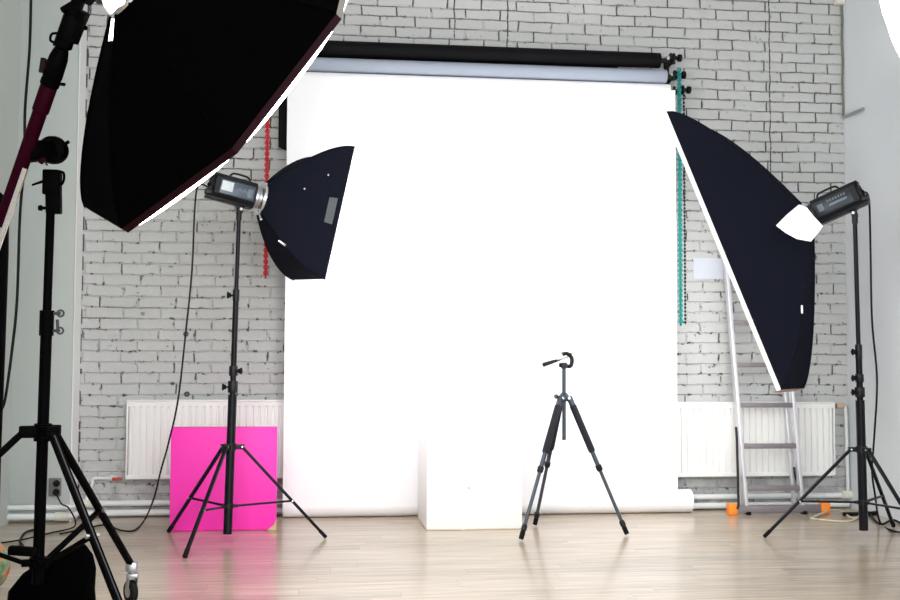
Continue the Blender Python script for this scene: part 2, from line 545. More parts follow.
# ------------------------------------------------------------------ pipes and radiators
def radiator(x0, x1, z0, z1, label):
    th = 0.062
    yb = WY - 0.035; yf = yb - th
    root = thing('radiator', label, 'radiator', ((x0 + x1) / 2, yb, z0), 'panel radiators on the brick wall')
    per = 0.0465; n = max(1, round((x1 - x0 - 0.05) / per)); per = (x1 - x0 - 0.05) / n
    prof = []
    for i in range(n):
        a = x0 + 0.025 + i * per
        prof += [(a + per * 0.0, 0.0), (a + per * 0.30, 0.0), (a + per * 0.38, 0.017), (a + per * 0.62, 0.017), (a + per * 0.70, 0.0)]
    prof.append((x1 - 0.025, 0.0))
    g = MB()
    za, zb = z0 + 0.03, z1 - 0.035
    vs = []; fs = []
    for (x, d) in prof: vs.append((x, yf + d, za)); vs.append((x, yf + d, zb))
    for i in range(len(prof) - 1): fs.append([2 * i, 2 * i + 2, 2 * i + 3, 2 * i + 1])
    g.add(vs, fs)
    g.box(((x0 + x1) / 2, yf + 0.012, z0 + 0.016), (x1 - x0 - 0.01, 0.024, 0.032), 0.006)
    g.box(((x0 + x1) / 2, yf + 0.012, z1 - 0.03), (x1 - x0 - 0.01, 0.024, 0.034), 0.006)
    g.box(((x0 + x1) / 2, yf + 0.022, (z0 + z1) / 2), (x1 - x0 - 0.03, 0.012, z1 - z0 - 0.05), 0.001)
    g.build('front_panel', M['radiator'], root, angle=8)
    MB().box(((x0 + x1) / 2, yb - 0.012, (z0 + z1) / 2), (x1 - x0 - 0.03, 0.022, z1 - z0 - 0.06), 0.004).build('rear_panel', M['radiator'], root)
    for xx in (x0 + 0.006, x1 - 0.006):
        MB().box((xx, (yf + yb) / 2, (z0 + z1) / 2), (0.012, th, z1 - z0 - 0.01), 0.004).build('side_panel', M['radiator'], root)
    g = MB()
    k = int((x1 - x0) / 0.03)
    for i in range(k):
        g.box((x0 + 0.02 + i * (x1 - x0 - 0.04) / (k - 1), (yf + yb) / 2, z1 - 0.006), (0.01, th - 0.012, 0.008), 0.001)
    g.box(((x0 + x1) / 2, yf + 0.004, z1 - 0.006), (x1 - x0, 0.008, 0.012), 0.002)
    g.box(((x0 + x1) / 2, yb - 0.004, z1 - 0.006), (x1 - x0, 0.008, 0.012), 0.002)
    g.build('top_grille', M['radiator'], root)
    for xx in (x0 + 0.15, x1 - 0.15):
        MB().box((xx, WY - 0.017, (z0 + z1) / 2), (0.03, 0.034, 0.4), 0.003).build('mount_bracket', M['radiator'], root)
    return root, yf, yb


rx0 = on_y(126, 440, WY - 0.09).x
radL, RYF, RYB = radiator(rx0, rx0 + 1.55, 0.262, 0.80, 'white ribbed panel radiator behind the pink panel at left')
rx1 = on_y(835, 440, WY - 0.09).x
radR, _, _ = radiator(rx1 - 1.55, rx1, 0.245, 0.783, 'white ribbed panel radiator behind the ladder at right')

PY = WY - 0.026
for zz, r, nm in ((0.095, 0.020, 'upper'), (0.030, 0.022, 'lower')):
    g = MB()
    xa = pr + 0.03
    g.tube([(xa, PY, zz), (XR - 0.02, PY, zz)], r, 16)
    o = g.build('heating_pipe', M['pipe'], origin=(xa, PY, zz))
    tag(o, '%s of the two long white heating pipes along the brick wall foot' % nm, 'pipe', 'heating pipes along the wall')
for zz, r, nm in ((0.10, 0.017, 'thin upper'), (0.040, 0.022, 'thick lower')):
    root = thing('heating_pipe', '%s white pipe along the foot of the left pillar' % nm, 'pipe', (pl, PF - 0.03, zz), 'heating pipes along the wall')
    MB().tube([(pl + 0.02, PF - 0.03, zz), (pr - 0.02, PF - 0.03, zz), (pr + 0.02, PF + 0.01, zz), (pr + 0.026, PY - 0.03, zz)], r, 14).build('pipe_run', M['pipe'], root)
    if nm[:5] == 'thick':
        xj = on_z(60, 517, 0.04).x
        MB().tube([(xj - 0.035, PF - 0.03, zz), (xj + 0.045, PF - 0.03, zz)], 0.03, 16).build('pipe_coupling', M['fitting'], root)

# riser and valve at the left radiator
vp = on_y(115, 478, PY)
lp = on_y(94, 475, PY); lb = on_y(86, 505, PY)
root = thing('riser_pipe', 'white bent pipe with red valve feeding the left radiator', 'pipe', (lb.x, PY, 0.1))
MB().tube(catmull([(lb.x, PY - 0.01, 0.12), (lp.x - 0.012, PY - 0.01, vp.z - 0.05), (lp.x - 0.008, PY - 0.01, vp.z - 0.012), (lp.x + 0.012, PY - 0.01, vp.z), (lp.x + 0.05, PY - 0.01, vp.z), (vp.x - 0.02, PY - 0.01, vp.z)], 6), 0.011, 10).build('pipe_run', M['pipe'], root)
MB().tube([(lb.x - 0.04, PY - 0.005, 0.10), (lb.x + 0.05, PY - 0.005, 0.095)], 0.029, 14).build('tee_fitting', M['fitting'], root)
g = MB().tube([(vp.x - 0.03, PY - 0.01, vp.z), (vp.x + 0.015, PY - 0.01, vp.z)], 0.018, 14)
g.build('valve_body', M['fitting'], root)
g = MB().box((vp.x + 0.02, PY - 0.03, vp.z - 0.004), (0.07, 0.02, 0.022), 0.006)
g.build('valve_handle', M['valve_red'], root)
# riser and valve at the right radiator
tv = on_y(838, 406, PY); rb = on_y(847.5, 495, PY)
root = thing('riser_pipe', 'white riser pipe with brass valve right of the right radiator', 'pipe', (rb.x, PY, 0.1))
MB().tube(catmull([(rb.x, PY - 0.01, 0.11), (rb.x - 0.005, PY - 0.01, 0.4), (rb.x - 0.01, PY - 0.01, tv.z - 0.05), (rb.x - 0.03, PY - 0.01, tv.z), (tv.x + 0.01, PY - 0.01, tv.z)], 8), 0.0125, 10).build('pipe_run', M['pipe'], root)
MB().tube([(tv.x - 0.02, PY - 0.01, tv.z), (tv.x + 0.04, PY - 0.01, tv.z)], 0.02, 14).build('valve_body', M['brass'], root)
MB().tube([(rb.x - 0.05, PY - 0.005, 0.10), (rb.x + 0.05, PY - 0.005, 0.10)], 0.03, 14).build('tee_fitting', M['fitting'], root)

# ------------------------------------------------------------------ backdrop rolls, sheets, hooks and chains
RY = 7.93                      # plane of the hanging white paper
pxL = on_y(285, 300, RY).x; pxR = on_y(676, 200, RY).x
zt = on_y(672, 90, RY).z
zt_grey = on_y(667, 75, RY).z
zt_blk = on_y(662, 58.5, RY).z
xR_roll = on_y(671, 90, RY).x


def hbar(g, x0, x1, y, z, r, n=24):
    return g.tube([(x0, y, z), (x1, y, z)], r, n)


# white
root = thing('paper_backdrop', 'wide blown-out white paper backdrop hanging to the floor', 'backdrop', ((pxL + pxR) / 2, RY, 0))
rr = 0.052
hbar(MB(), pxL - 0.01, xR_roll, RY + rr, zt, rr).build('top_roll', M['paper'], root)
hbar(MB(), pxL - 0.08, xR_roll + 0.06, RY + rr, zt, 0.02, 16).build('core_tube', M['black'], root)
rb_ = 0.082
g = MB()
th = 0.002
prof = [(RY + 0.000, zt)]
prof += [(RY + 0.003 * math.sin(k * 0.7), zt - (zt - 0.2) * k / 14) for k in range(1, 14)]
prof += [(RY, 0.17), (RY, rb_ + 0.002)]
vs = []; fs = []
for (y, z) in prof: vs += [(pxL, y, z), (pxR, y, z), (pxL, y + th, z), (pxR, y + th, z)]
for i in range(len(prof) - 1):
    a = 4 * i; b = a + 4
    fs += [[a, a + 1, b + 1, b], [a + 2, b + 2, b + 3, a + 3], [a, b, b + 2, a + 2], [a + 1, a + 3, b + 3, b + 1]]
g.add(vs, fs).build('paper_sheet', M['paper'], root)
g = MB()
xe = on_y(694, 505, RY).x
hbar(g, pxL + 0.0, xe, RY + rb_, rb_ + 0.001, rb_, 32)
g.build('floor_roll', M['paper'], root, angle=60)
# grey
root = thing('backdrop_roll', 'rolled grey-blue paper on the middle holder, above the white one', 'backdrop roll', ((pxL + pxR) / 2, RY + 0.05, zt_grey), 'backdrop rolls near the ceiling')
hbar(MB(), pxL - 0.02, on_y(668, 75, RY).x, RY + 0.055, zt_grey, 0.05).build('paper_roll', M['grey_paper'], root)
hbar(MB(), pxL - 0.08, on_y(668, 75, RY).x + 0.08, RY + 0.055, zt_grey, 0.018, 14).build('core_tube', M['black'], root)
# black with its short hanging sheet
root = thing('backdrop_roll', 'topmost black paper roll with a short black sheet let down', 'backdrop roll', ((pxL + pxR) / 2, RY + 0.05, zt_blk), 'backdrop rolls near the ceiling')
xb1 = on_y(662, 58, RY).x
hbar(MB(), pxL + 0.02, xb1, RY + 0.06, zt_blk, 0.055).build('paper_roll', M['black_paper'], root)
hbar(MB(), pxL - 0.08, xb1 + 0.07, RY + 0.06, zt_blk, 0.018, 14).build('core_tube', M['black'], root)
bx0 = on_y(278.5, 120, RY + 0.116).x; bzl = on_y(279, 147, RY + 0.116).z; bzr = on_y(285, 151, RY + 0.116).z
g = MB()
xs = [bx0, pxL, pxL + 0.6, xb1 - 0.3]
zz = [bzl, bzr, bzr - 0.02, bzr - 0.02]
yb = RY + 0.116
vs = []
for x, z in zip(xs, zz): vs += [(x, yb, z), (x, yb, zt_blk), (x, yb + 0.003, z), (x, yb + 0.003, zt_blk)]
fs = []
for i in range(3):
    a = 4 * i; b = a + 4
    fs += [[a, b, b + 1, a + 1], [a + 2, a + 3, b + 3, b + 2], [a, a + 2, b + 2, b], [a + 1, b + 1, b + 3, a + 3]]
fs += [[0, 1, 3, 2], [12, 14, 15, 13]]
g.add(vs, fs).build('paper_sheet', M['black_paper'], root, smooth=False)


# hook brackets on both ends
def holder(x, side, label):
    root = thing('roll_holder', label, 'holder', (x, WY, zt), 'backdrop roll holders')
    g = MB()
    g.box((x, WY - 0.006, (zt + zt_blk) / 2 - 0.02), (0.04, 0.012, zt_blk - zt + 0.16), 0.003)
    g.build('mount_plate', M['black'], root)
    for z in (zt, zt_grey, zt_blk):
        g = MB()
        g.beam((x, WY - 0.01, z), (x, RY + 0.03, z), 0.016, 0.035)
        g.beam((x, RY + 0.035, z - 0.03), (x, RY + 0.035, z + 0.035), 0.016, 0.02, up=(0, 1, 0))
        g.build('hook_arm', M['black'], root)
    return root


xh = xR_roll + 0.035
holder(xh, 1, 'black three-hook wall bracket at the right ends of the rolls')
holder(pxL - 0.06, -1, 'black three-hook wall bracket at the left ends of the rolls')

kn = [(678, 58, zt_blk), (682, 75, zt_grey), (687, 90, zt)]
names = ['topmost black chain pulley, on the black roll', 'middle black chain pulley, on the grey roll', 'lowest black chain pulley, on the white roll']
for (px, py, z), nm in zip(kn, names):
    p = on_y(px, py, RY + 0.05)
    root = thing('chain_pulley', nm, 'pulley', (p.x, RY + 0.05, p.z), 'chain pulleys at the right roll ends')
    g = MB()
    x0 = p.x - 0.065
    g.lathe((x0, RY + 0.05, p.z), (1, 0, 0), [(0, 0.018), (0.004, 0.034), (0.014, 0.034), (0.017, 0.024), (0.024, 0.024), (0.027, 0.034), (0.037, 0.034), (0.041, 0.016), (0.06, 0.014)], 20)
    g.build('pulley_wheel', M['black'], root)
    g = MB()
    g.lathe((x0 + 0.06, RY + 0.05, p.z), (1, 0, 0), [(0, 0.012), (0.006, 0.027), (0.028, 0.027), (0.033, 0.018)], 18)
    g.build('end_knob', M['rubber'], root)
    MB().lathe((x0 - 0.02, RY + 0.05, p.z - 0.005), (1, 0, 0), [(0, 0.014), (0.018, 0.014)], 14).build('hub_cap', M['fitting'], root)


def chain(name, x, y, z0, z1, mat, label, link=0.0275, wid=0.012, wire=0.0058, top=True, root=None, step=0.66):
    g = MB()
    n = int((z0 - z1) / (link * step))
    for i in range(n):
        z = z0 - i * link * step
        for dy in (0,):
            ax = (0, 1, 0) if i % 2 == 0 else (1, 0, 0)
            if i % 2 == 0:
                g.ring((x, y, z), (0, 1, 0), link / 2, wire, 12, 6, sx=wid / (link / 2), sy=1, xdir=(1, 0, 0))
            else:
                g.ring((x, y, z), (1, 0, 0), link / 2, wire, 12, 6, sx=wid / (link / 2), sy=1, xdir=(0, 1, 0))
    if root is None:
        o = g.build(name, mat, origin=(x, y, z1))
        return tag(o, label, 'chain')
    return g.build(name, mat, root)


xt = on_y(680, 200, RY + 0.02).x
ztop = on_y(680, 70, RY + 0.02).z; zbot = on_y(682, 329, RY + 0.02).z
root = thing('pull_chain', 'long teal plastic pull chain hanging at the backdrop right edge', 'chain', (xt, RY + 0.02, zbot))
chain('chain_run', xt, RY + 0.02, ztop, zbot + 0.02, M['teal'], None, root=root)
xk = on_y(684.5, 200, RY + 0.03).x
zk = on_y(687, 92, RY + 0.03).z
g = MB()
z = zk
while z > zbot + 0.03:
    g.lathe((xk, RY + 0.03, z - 0.009), (0, 0, 1), [(0, 0.003), (0.004, 0.0085), (0.014, 0.0085), (0.018, 0.003)], 8)
    z -= 0.0265
g.tube([(xk, RY + 0.03, zk), (xk, RY + 0.03, zbot + 0.03)], 0.0022, 6)
tag(g.build('bead_chain', M['black'], origin=(xk, RY + 0.03, zbot + 0.03)), 'thin black beaded chain just right of the teal chain', 'chain')
xr = on_y(266.5, 200, RY + 0.1).x
chain('pull_chain', xr, RY + 0.1, zt_blk + 0.005, on_y(265, 279, RY + 0.1).z, M['red'], 'red plastic pull chain against the brick, left of the backdrop', link=0.03, wid=0.012, wire=0.0062)

p = Vector((xr, RY + 0.1, zt_blk))
root = thing('chain_pulley', 'black pulley carrying the red chain at the left roll end, behind the octagonal softbox', 'pulley', (xr, RY + 0.06, zt_blk))
MB().lathe((xr - 0.016, RY + 0.06, zt_blk), (1, 0, 0), [(0, 0.04), (0.008, 0.032), (0.024, 0.032), (0.032, 0.04)], 20).build('pulley_wheel', M['black'], root)
MB().tube([(xr + 0.01, RY + 0.06, zt_blk), (pxL - 0.07, RY + 0.06, zt_blk)], 0.012, 10).build('axle', M['black'], root)

# note on the wall
pa = on_y(693, 258, WY); pb = on_y(723, 279, WY)
tag(MB().box(((pa.x + pb.x) / 2, WY - 0.003, (pa.z + pb.z) / 2), (pb.x - pa.x, 0.003, pa.z - pb.z), 0).build('paper_note', M['note'], origin=((pa.x + pb.x) / 2, WY, pb.z)),
    'blank white paper sheet stuck on the brick beside the ladder', 'note')

# small anchors in the brick
for px, py, nm in ((186, 334, 'upper of two small round wall anchors behind the hanging cable'), (187, 394, 'lower of two small round wall anchors, above the left radiator')):
    p = on_y(px, py, WY)
    g = MB().ring((p.x, WY - 0.004, p.z), (0, 1, 0), 0.014, 0.005, 16, 8)
    g.lathe((p.x, WY - 0.012, p.z), (0, 1, 0), [(0, 0.005), (0.012, 0.006)], 10)
    tag(g.build('anchor_ring', M['anchor'], origin=(p.x, WY, p.z)), nm, 'anchor', 'wall anchors in the brick')

# conduit in the right corner, stub below it
ca = on_y(840, 4, WY - 0.02)
g = MB()
pts = []
for i in range(13):
    y = 5 + i * 9.4
    p = on_y(841.5 + i * 0.42, y, WY - 0.02)
    pts.append((min(p.x, XR - 0.012) + 0.003 * math.sin(i * 1.3), WY - 0.014, p.z))
g.tube(catmull(pts, 3), 0.008, 8)
tag(g.build('corner_cable', M['grey_cable'], origin=pts[-1]), 'grey-green cable running down the top of the right corner', 'cable')
pz = pts[-1][2]
d = ray(863, 109); p2 = CP + d * ((XR - 0.02) / d.x)
g = MB().tube([(XR - 0.02, WY - 0.03, pz), (XR - 0.02, p2.y, p2.z)], 0.013, 8)
tag(g.build('conduit_stub', M['steel'], origin=(XR, WY, pz)), 'short grey conduit slanting up the right wall', 'conduit')
g = MB().box((ca.x - 0.01, WY - 0.03, ca.z + 0.02), (0.07, 0.06, 0.06), 0.008)
tag(g.build('junction_box', M['fitting'], origin=(ca.x, WY, ca.z)), 'small white junction box high in the right corner', 'junction box')

# socket with plug on the pillar
sp = on_y(57, 487, PF)
root = thing('power_socket', 'grey wall socket low on the left pillar', 'socket', (sp.x, PF, sp.z))
MB().box((sp.x - 0.01, PF - 0.012, sp.z), (0.08, 0.024, 0.12), 0.008).build('socket_plate', M['socket'], root)
root = thing('power_plug', 'black power plugs in the low pillar socket, cord drooping', 'plug', (sp.x, PF, sp.z))
for dz in (0.03, -0.028):
    MB().lathe((sp.x, PF - 0.02, sp.z + dz), (0.2, -1, -0.1), [(0, 0.02), (0.02, 0.023), (0.05, 0.016), (0.06, 0.008)], 14).build('plug_body', M['rubber'], root)
fl = on_z(75, 527)
MB().tube(catmull([(sp.x + 0.01, PF - 0.078, sp.z - 0.035), (sp.x + 0.05, PF - 0.09, sp.z - 0.1), (sp.x + 0.1, PF - 0.1, 0.1), (fl.x, fl.y, 0.008), on_z(50, 533, 0.008), on_z(20, 540, 0.008), on_z(-15, 545, 0.008)], 8), 0.005, 8).build('cord', M['cable'], root)

# ------------------------------------------------------------------ cubes
def cube(pl_, pr_, depth, hgt, mat, label, name='posing_cube', cat='cube'):
    a, b = on_z(*pl_), on_z(*pr_)
    ym = (a.y + b.y) / 2
    root = (a.x + b.x) / 2
    g = MB().box((root, ym + depth / 2, hgt / 2), (b.x - a.x, depth, hgt), 0.004)
    return tag(g.build(name, mat, origin=(root, ym + depth / 2, 0)), label, cat), (a.x, b.x, ym)


cube((426, 530), (523, 530), 0.58, 0.60, M['white_cube'], 'scuffed white cube in front of the white backdrop')
pc, (pa_x, pb_x, pym) = cube((169.5, 531.5), (276, 530.5), 0.11, 0.648, M['pink_cube'], 'thick hot pink square panel with a chipped corner behind a light stand', 'square_panel', 'panel')
g = MB()
g.add([(pb_x - 0.055, pym - 0.0012, 0.001), (pb_x + 0.0012, pym - 0.0012, 0.001), (pb_x + 0.0012, pym - 0.0012, 0.075), (pb_x - 0.012, pym - 0.0012, 0.035), (pb_x - 0.03, pym - 0.0012, 0.022)],
      [[0, 1, 2, 3, 4]])
ch = g.build('chipped_corner', M['tan'], smooth=False)
ch.parent = pc
ch.location = -pc.location
ch['label'] = 'tan bare chipped corner'


# ------------------------------------------------------------------ softbox
def softbox(name, label, o, n, u, v, L, corners, prof_p, fabric, lip_m, diff_m, bulge, ring_r=0.085, lip=0.03, sag=0.04, bexp=1.0, gap=None, lips=None):
    """corners: list of (cu, cv) in the rim plane; o = ring centre; n = axis towards the subject"""
    N = len(corners)
    root = thing(name, label, 'softbox', o)
    C = [u * cu + v * cv for cu, cv in corners]
    def shell(k, t, s, inset=0.0):
        a, b = C[k], C[(k + 1) % N]
        e = a + (b - a) * s
        ra = a.normalized() * ring_r; rbv = b.normalized() * ring_r
        r0 = ra + (rbv - ra) * s
        r0 = r0.normalized() * ring_r
        pp = prof_p if not isinstance(prof_p, list) else prof_p[k] + (prof_p[(k + 1) % N] - prof_p[k]) * s
        f = 1 - (1 - t) ** pp
        sg = 1 - sag * 4 * s * (1 - s) * math.sin(PI * min(1, t)) 
        p = (r0 * (1 - f) + e * f) * sg * (1 - inset)
        return o + n * (L * t + inset * 0.3) + p
    for k in range(N):
        g = MB()
        if gap and k == gap[0]:
            s0, s1, t0, t1 = gap[1:]
            nu, nv = 20, 20
            g.grid(lambda a, b: shell(k, a, b), nu, nv)
            g.f = [f for q, f in enumerate(g.f) if not (t0 <= (q // nv) / nu < t1 and s0 <= (q % nv) / nv < s1)]
        else:
            g.grid(lambda a, b: shell(k, a, b), 16, 12)
        g.build('side_panel', fabric, root)
        MB().grid(lambda a, b: shell(k, a, b, 0.012), 12, 8).build('lining', M['silver_lining'], root) if not (gap and k == gap[0]) else None
        # rib along each corner
        MB().tube([shell(k, i / 14, 0) * 1.0 for i in range(15)], 0.0055, 6).build('rib_seam', fabric, root)
        lm = lips[k] if lips else lip_m
        def lipf(a, b, k=k):
            e = C[k] + (C[(k + 1) % N] - C[k]) * b
            return o + n * (L + (lip[k] if isinstance(lip, list) else lip) * a) + e
        g = MB().grid(lipf, 2, 8)
        g2 = MB().grid(lambda a, b: lipf(a, b) - (C[k] + (C[(k + 1) % N] - C[k]) * 0.5).normalized() * 0.006, 2, 8)
        g.add(g2.v, g2.f)
        g.build('rim_lip', lm, root)
    # diffuser: fan of triangles bulging outwards
    def inr(x):  # x in 0..1 from rim to centre
        return bulge * (1 - (1 - x) ** 2) ** bexp
    for_d = MB()
    cen = Vector((0, 0, 0))
    for k in range(N):
        a, b = C[k], C[(k + 1) % N]
        def df(s, q, a=a, b=b):
            e = a + (b - a) * s
            # quick rise at mid edge, none at the corner
            mid = (4 * s * (1 - s)) ** 0.28
            r = q
            p = e * (1 - r) * 0.985
            h = bulge * ((1 - (1 - r) ** 2) ** 0.5 * (1 - 0.0) if False else min(1.0, (r * 9 + 0.9 * mid * min(1, 1 - r)) / (1 + r * 8)) * 1.0)
            return o + n * (L + 0.004 + h) + p
        for_d.grid(lambda s, q: df(s, q), 12, 10)
    for_d.build('front_diffuser', diff_m, root)
    # speed ring
    g = MB().lathe(o - n * 0.012, n, [(0, ring_r * 0.86), (0, ring_r * 1.02), (0.02, ring_r * 1.02), (0.02, ring_r * 0.86)], 28)
    g.build('speed_ring', M['chrome'], root)
    return root, shell


def frame(az, el, roll):
    n = Vector((math.cos(el) * math.cos(az), math.cos(el) * math.sin(az), math.sin(el)))
    u = Vector((-math.sin(az), math.cos(az), 0)); v = n.cross(u)
    c, s = math.cos(roll), math.sin(roll)
    return n, c * u + s * v, c * v - s * u


def rect(a, b):
    return [(-a, -b), (a, -b), (a, b), (-a, b)]


# left softbox
SC = 6.98 / 6.75
nL, uL, vL = frame(0.323, -0.201, 0.055)
oL = CP + (Vector((-0.268, 6.796, 2.02)) - CP) * SC
boxL, shL = softbox('softbox', 'black rectangular softbox at left, aimed right at the backdrop', oL, nL, uL, vL, 0.388 * SC,
                    rect(0.30 * SC, 0.393 * SC), 1.7, M['navy'], M['white_fabric'], M['d_left'], 0.012, ring_r=0.1, lip=0.006, sag=0.03)
# side facing the camera is the panel between corners 3 and 0
g = MB()
def pf(a, b):
    p = shL(3, 0.80 + 0.12 * b, 0.40 + 0.2 * a)
    return p + (-uL) * 0.004
g.grid(pf, 4, 4)
g2 = g.build('label_patch', M['patch'], boxL)
for s_, t_ in ((0.22, 0.72), (0.34, 0.45)):
    c = shL(3, t_, s_)
    MB().lathe(c, -uL, [(0, 0.006), (0.004, 0.003)], 8).build('rivet', M['sticker'], boxL)
# bright clip on lower rib
c = shL(0, 0.33, 0.0)
MB().beam(c - nL * 0.03 - uL * 0.01, c + nL * 0.035 - vL * 0.025 - uL * 0.01, 0.016, 0.012).build('rod_clip', M['chrome'], boxL)

# right strip softbox
nR, uR, vR = frame(2.481, -0.384, 0.006)
oR = Vector((3.082, 6.788, 1.976))
pk = M['lit_lip_fabric']
boxR, shR = softbox('softbox', 'tall tilted black strip softbox at right, over the ladder', oR, nR, uR, vR, 0.493,
                    rect(0.265, 0.952), [1.25, 1.25, 1.5, 1.5], M['navy'], M['white_fabric'], M['d_right'], 0.016, ring_r=0.09, lip=[0.05, 0.028, 0.028, 0.028], sag=0.03,
                    lips=[pk, M['white_fabric'], M['white_fabric'], M['white_fabric']])
c = shR(1, 0.42, 0.0)
MB().beam(c - nR * 0.0 + vR * 0.0 + uR * 0.012, c + nR * 0.02 - vR * 0.05 + uR * 0.012, 0.014, 0.01).build('rod_clip', M['chrome'], boxR)

# big octagonal softbox on the boom
nO, uO, vO = frame(0.572, -0.563, 2.255)
oc = at_d(216.4, 73.1, 4.376)
RO = 0.75; LO = 0.42
ocC = [(RO * math.cos(2 * PI * k / 8), RO * math.sin(2 * PI * k / 8)) for k in range(8)]
oO = oc - nO * LO
boxO, shO = softbox('softbox', 'huge black octagonal softbox with maroon rim filling the top left', oO, nO, uO, vO, LO, ocC, 1.3,
                    M['octa'], M['maroon'], M['d_octa'], 0.042, ring_r=0.1, lip=0.026, sag=0.02, gap=(3, 0.0, 0.5, 0.0, 0.08),
                    lips=[M['lit_trim']] + [M['maroon']] * 7)

# round softbox cut by the right frame edge
rc = at_d(966, -12, 3.7)
nQ = Vector((-0.93, -0.05, -0.33)).normalized()
uQ = nQ.cross(Vector((0, 0, 1))).normalized(); vQ = uQ.cross(nQ)
rcor = [(0.43 * math.cos(2 * PI * k / 16), 0.43 * math.sin(2 * PI * k / 16)) for k in range(16)]
boxQ, _ = softbox('softbox', 'glowing white round softbox cut off by the top right frame corner', rc - nQ * 0.3, nQ, uQ, vQ, 0.3, rcor, 1.7,
                  M['navy'], M['white_fabric'], M['d_round'], 0.03, ring_r=0.09, lip=0.02, sag=0.0)


# ------------------------------------------------------------------ studio flash heads
def flash(label, o, n, camside, length, rad, side_m, sticker=True, bxf=0.42):
    """o: front ring centre, n forward axis, camside: +1/-1 which side faces the camera"""
    up = Vector((0, 0, 1)); x = n.normalized(); y = up.cross(x).normalized(); z = x.cross(y)
    Mx = Matrix.Translation(o) @ Matrix((x, y, z)).transposed().to_4x4()
    root = thing('studio_flash', label, 'studio flash', o - n * length * 0.5 - Vector((0, 0, rad)))
    L = length
    # eight sided housing
    g = MB(Mx)
    def octo(xx, r, k=0.72):
        return [Vector((xx, r * a, r * b)) for a, b in ((1, -k), (1, k), (k, 1), (-k, 1), (-1, k), (-1, -k), (-k, -1), (k, -1))]
    st = [(-L * 0.93, rad * 0.93), (-L * 0.92, rad), (-L * 0.13, rad), (-L * 0.12, rad * 0.95)]
    vs = []; fs = []
    for xx, r in st: vs += octo(xx, r)
    for i in range(len(st) - 1):
        for k in range(8): fs.append([i * 8 + k, i * 8 + (k + 1) % 8, (i + 1) * 8 + (k + 1) % 8, (i + 1) * 8 + k])
    fs += [list(range(8))[::-1], [24 + k for k in range(8)]]
    g.add(vs, fs); g.build('housing', M['flash_body'], root, angle=25)
    # side panel with print
    g = MB(Mx); g.box((-L * 0.5, camside * (rad + 0.001), 0), (L * 0.66, 0.006, rad * 1.25), 0.003)
    sp_ = g.build('side_panel', side_m, root)
    g = MB(Mx)
    if sticker:
        g.box((-L * 0.70, camside * (rad + 0.0045), rad * 0.08), (L * 0.22, 0.002, rad * 0.85), 0.0005)
        g.build('sticker', M['sticker'], sp_, label='pale sticker')
        g = MB(Mx)
        for i in range(5):
            g.box((-L * 0.5 + i * L * 0.045, camside * (rad + 0.0045), -rad * 0.05 + rad * 0.1 * (i % 2)), (L * 0.03, 0.0015, rad * 0.3), 0.0004)
        g.box((-L * 0.25, camside * (rad + 0.0045), -rad * 0.05), (L * 0.1, 0.0015, rad * 0.8), 0.0004)
        g.build('printed_marks', M['grey_mark'], sp_)
    else:
        for i in range(7):
            g.box((-L * 0.72 + i * L * 0.05, camside * (rad + 0.0045), rad * 0.36), (L * 0.03, 0.0015, rad * 0.2), 0.0004)
        g.box((-L * 0.58, camside * (rad + 0.0045), -rad * 0.05), (L * 0.32, 0.0015, rad * 0.22), 0.0004)
        g.box((-L * 0.27, camside * (rad + 0.0045), rad * 0.05), (L * 0.1, 0.0015, rad * 0.7), 0.0004)
        g.build('printed_marks', M['grey_mark'], sp_)
    # cooling ribs on top and bottom edge rails
    g = MB(Mx)
    g.box((-L * 0.55, 0, rad * 1.02), (L * 0.86, rad * 1.3, 0.014), 0.005)
    g.build('top_rail', M['flash_body'], root)
    g = MB(Mx)
    g.box((-L * 0.57, 0, -rad * 1.04), (L * 0.9, rad * 1.2, 0.02), 0.006)
    g.build('bottom_rail', M['flash_body'], root)
    # rear cap with control knobs
    g = MB(Mx)
    g.lathe((-L * 0.92, 0, 0), (-1, 0, 0), [(0, rad * 0.98), (L * 0.03, rad * 1.02), (L * 0.06, rad * 0.92), (L * 0.06, rad * 0.7), (L * 0.045, rad * 0.7)], 8)
    rc_ = g.build('rear_panel', M['black'], root, angle=25)
    for a in (-0.4, 0.4):
        MB(Mx).lathe((-L * 0.965, rad * a, rad * 0.1), (-1, 0, 0), [(0, 0.01), (0.014, 0.009)], 12).build('control_knob', M['rubber'], rc_)
    MB(Mx).box((-L * 0.985, camside * rad * 0.4, -rad * 0.7), (0.05, 0.05, 0.035), 0.008).build('power_inlet', M['black'], rc_)
    # handle
    g = MB(Mx)
    h0, h1 = (-L * 0.66, -L * 0.24)
    zt_ = rad * 1.0
    g.tube(catmull([(h0, 0, zt_), (h0 + 0.012, 0, zt_ + 0.028), (h0 + 0.035, 0, zt_ + 0.038), (h1 - 0.035, 0, zt_ + 0.038), (h1 - 0.01, 0, zt_ + 0.028), (h1, 0, zt_)], 6), 0.0065, 10)
    g.build('carry_handle', M['black'], root)
    # front mount
    g = MB(Mx)
    g.lathe((-L * 0.13, 0, 0), (1, 0, 0), [(0, rad * 0.98), (L * 0.02, rad * 1.04), (L * 0.06, rad * 1.04), (L * 0.075, rad * 0.96), (L * 0.125, rad * 0.96)], 28)
    g.build('front_mount', M['steel'] if sticker else M['flash_dark'], root)
    # tilt bracket below
    bx = -L * bxf
    g = MB(Mx)
    g.box((bx, 0, -rad * 1.16), (0.05, 0.05, 0.02), 0.005)
    for s in (-1, 1):
        g.beam((bx, s * 0.024, -rad * 1.15), (bx + 0.005, s * 0.024, -rad * 1.15 - 0.045), 0.03, 0.008, up=(0, 1, 0))
    br = g.build('tilt_bracket', M['black'], root)
    MB(Mx).lathe((bx, camside * 0.028, -rad * 1.5), (0, camside, 0), [(0, 0.009), (0.01, 0.011), (0.02, 0.008)], 14).build('lock_knob', M['steel'], br)
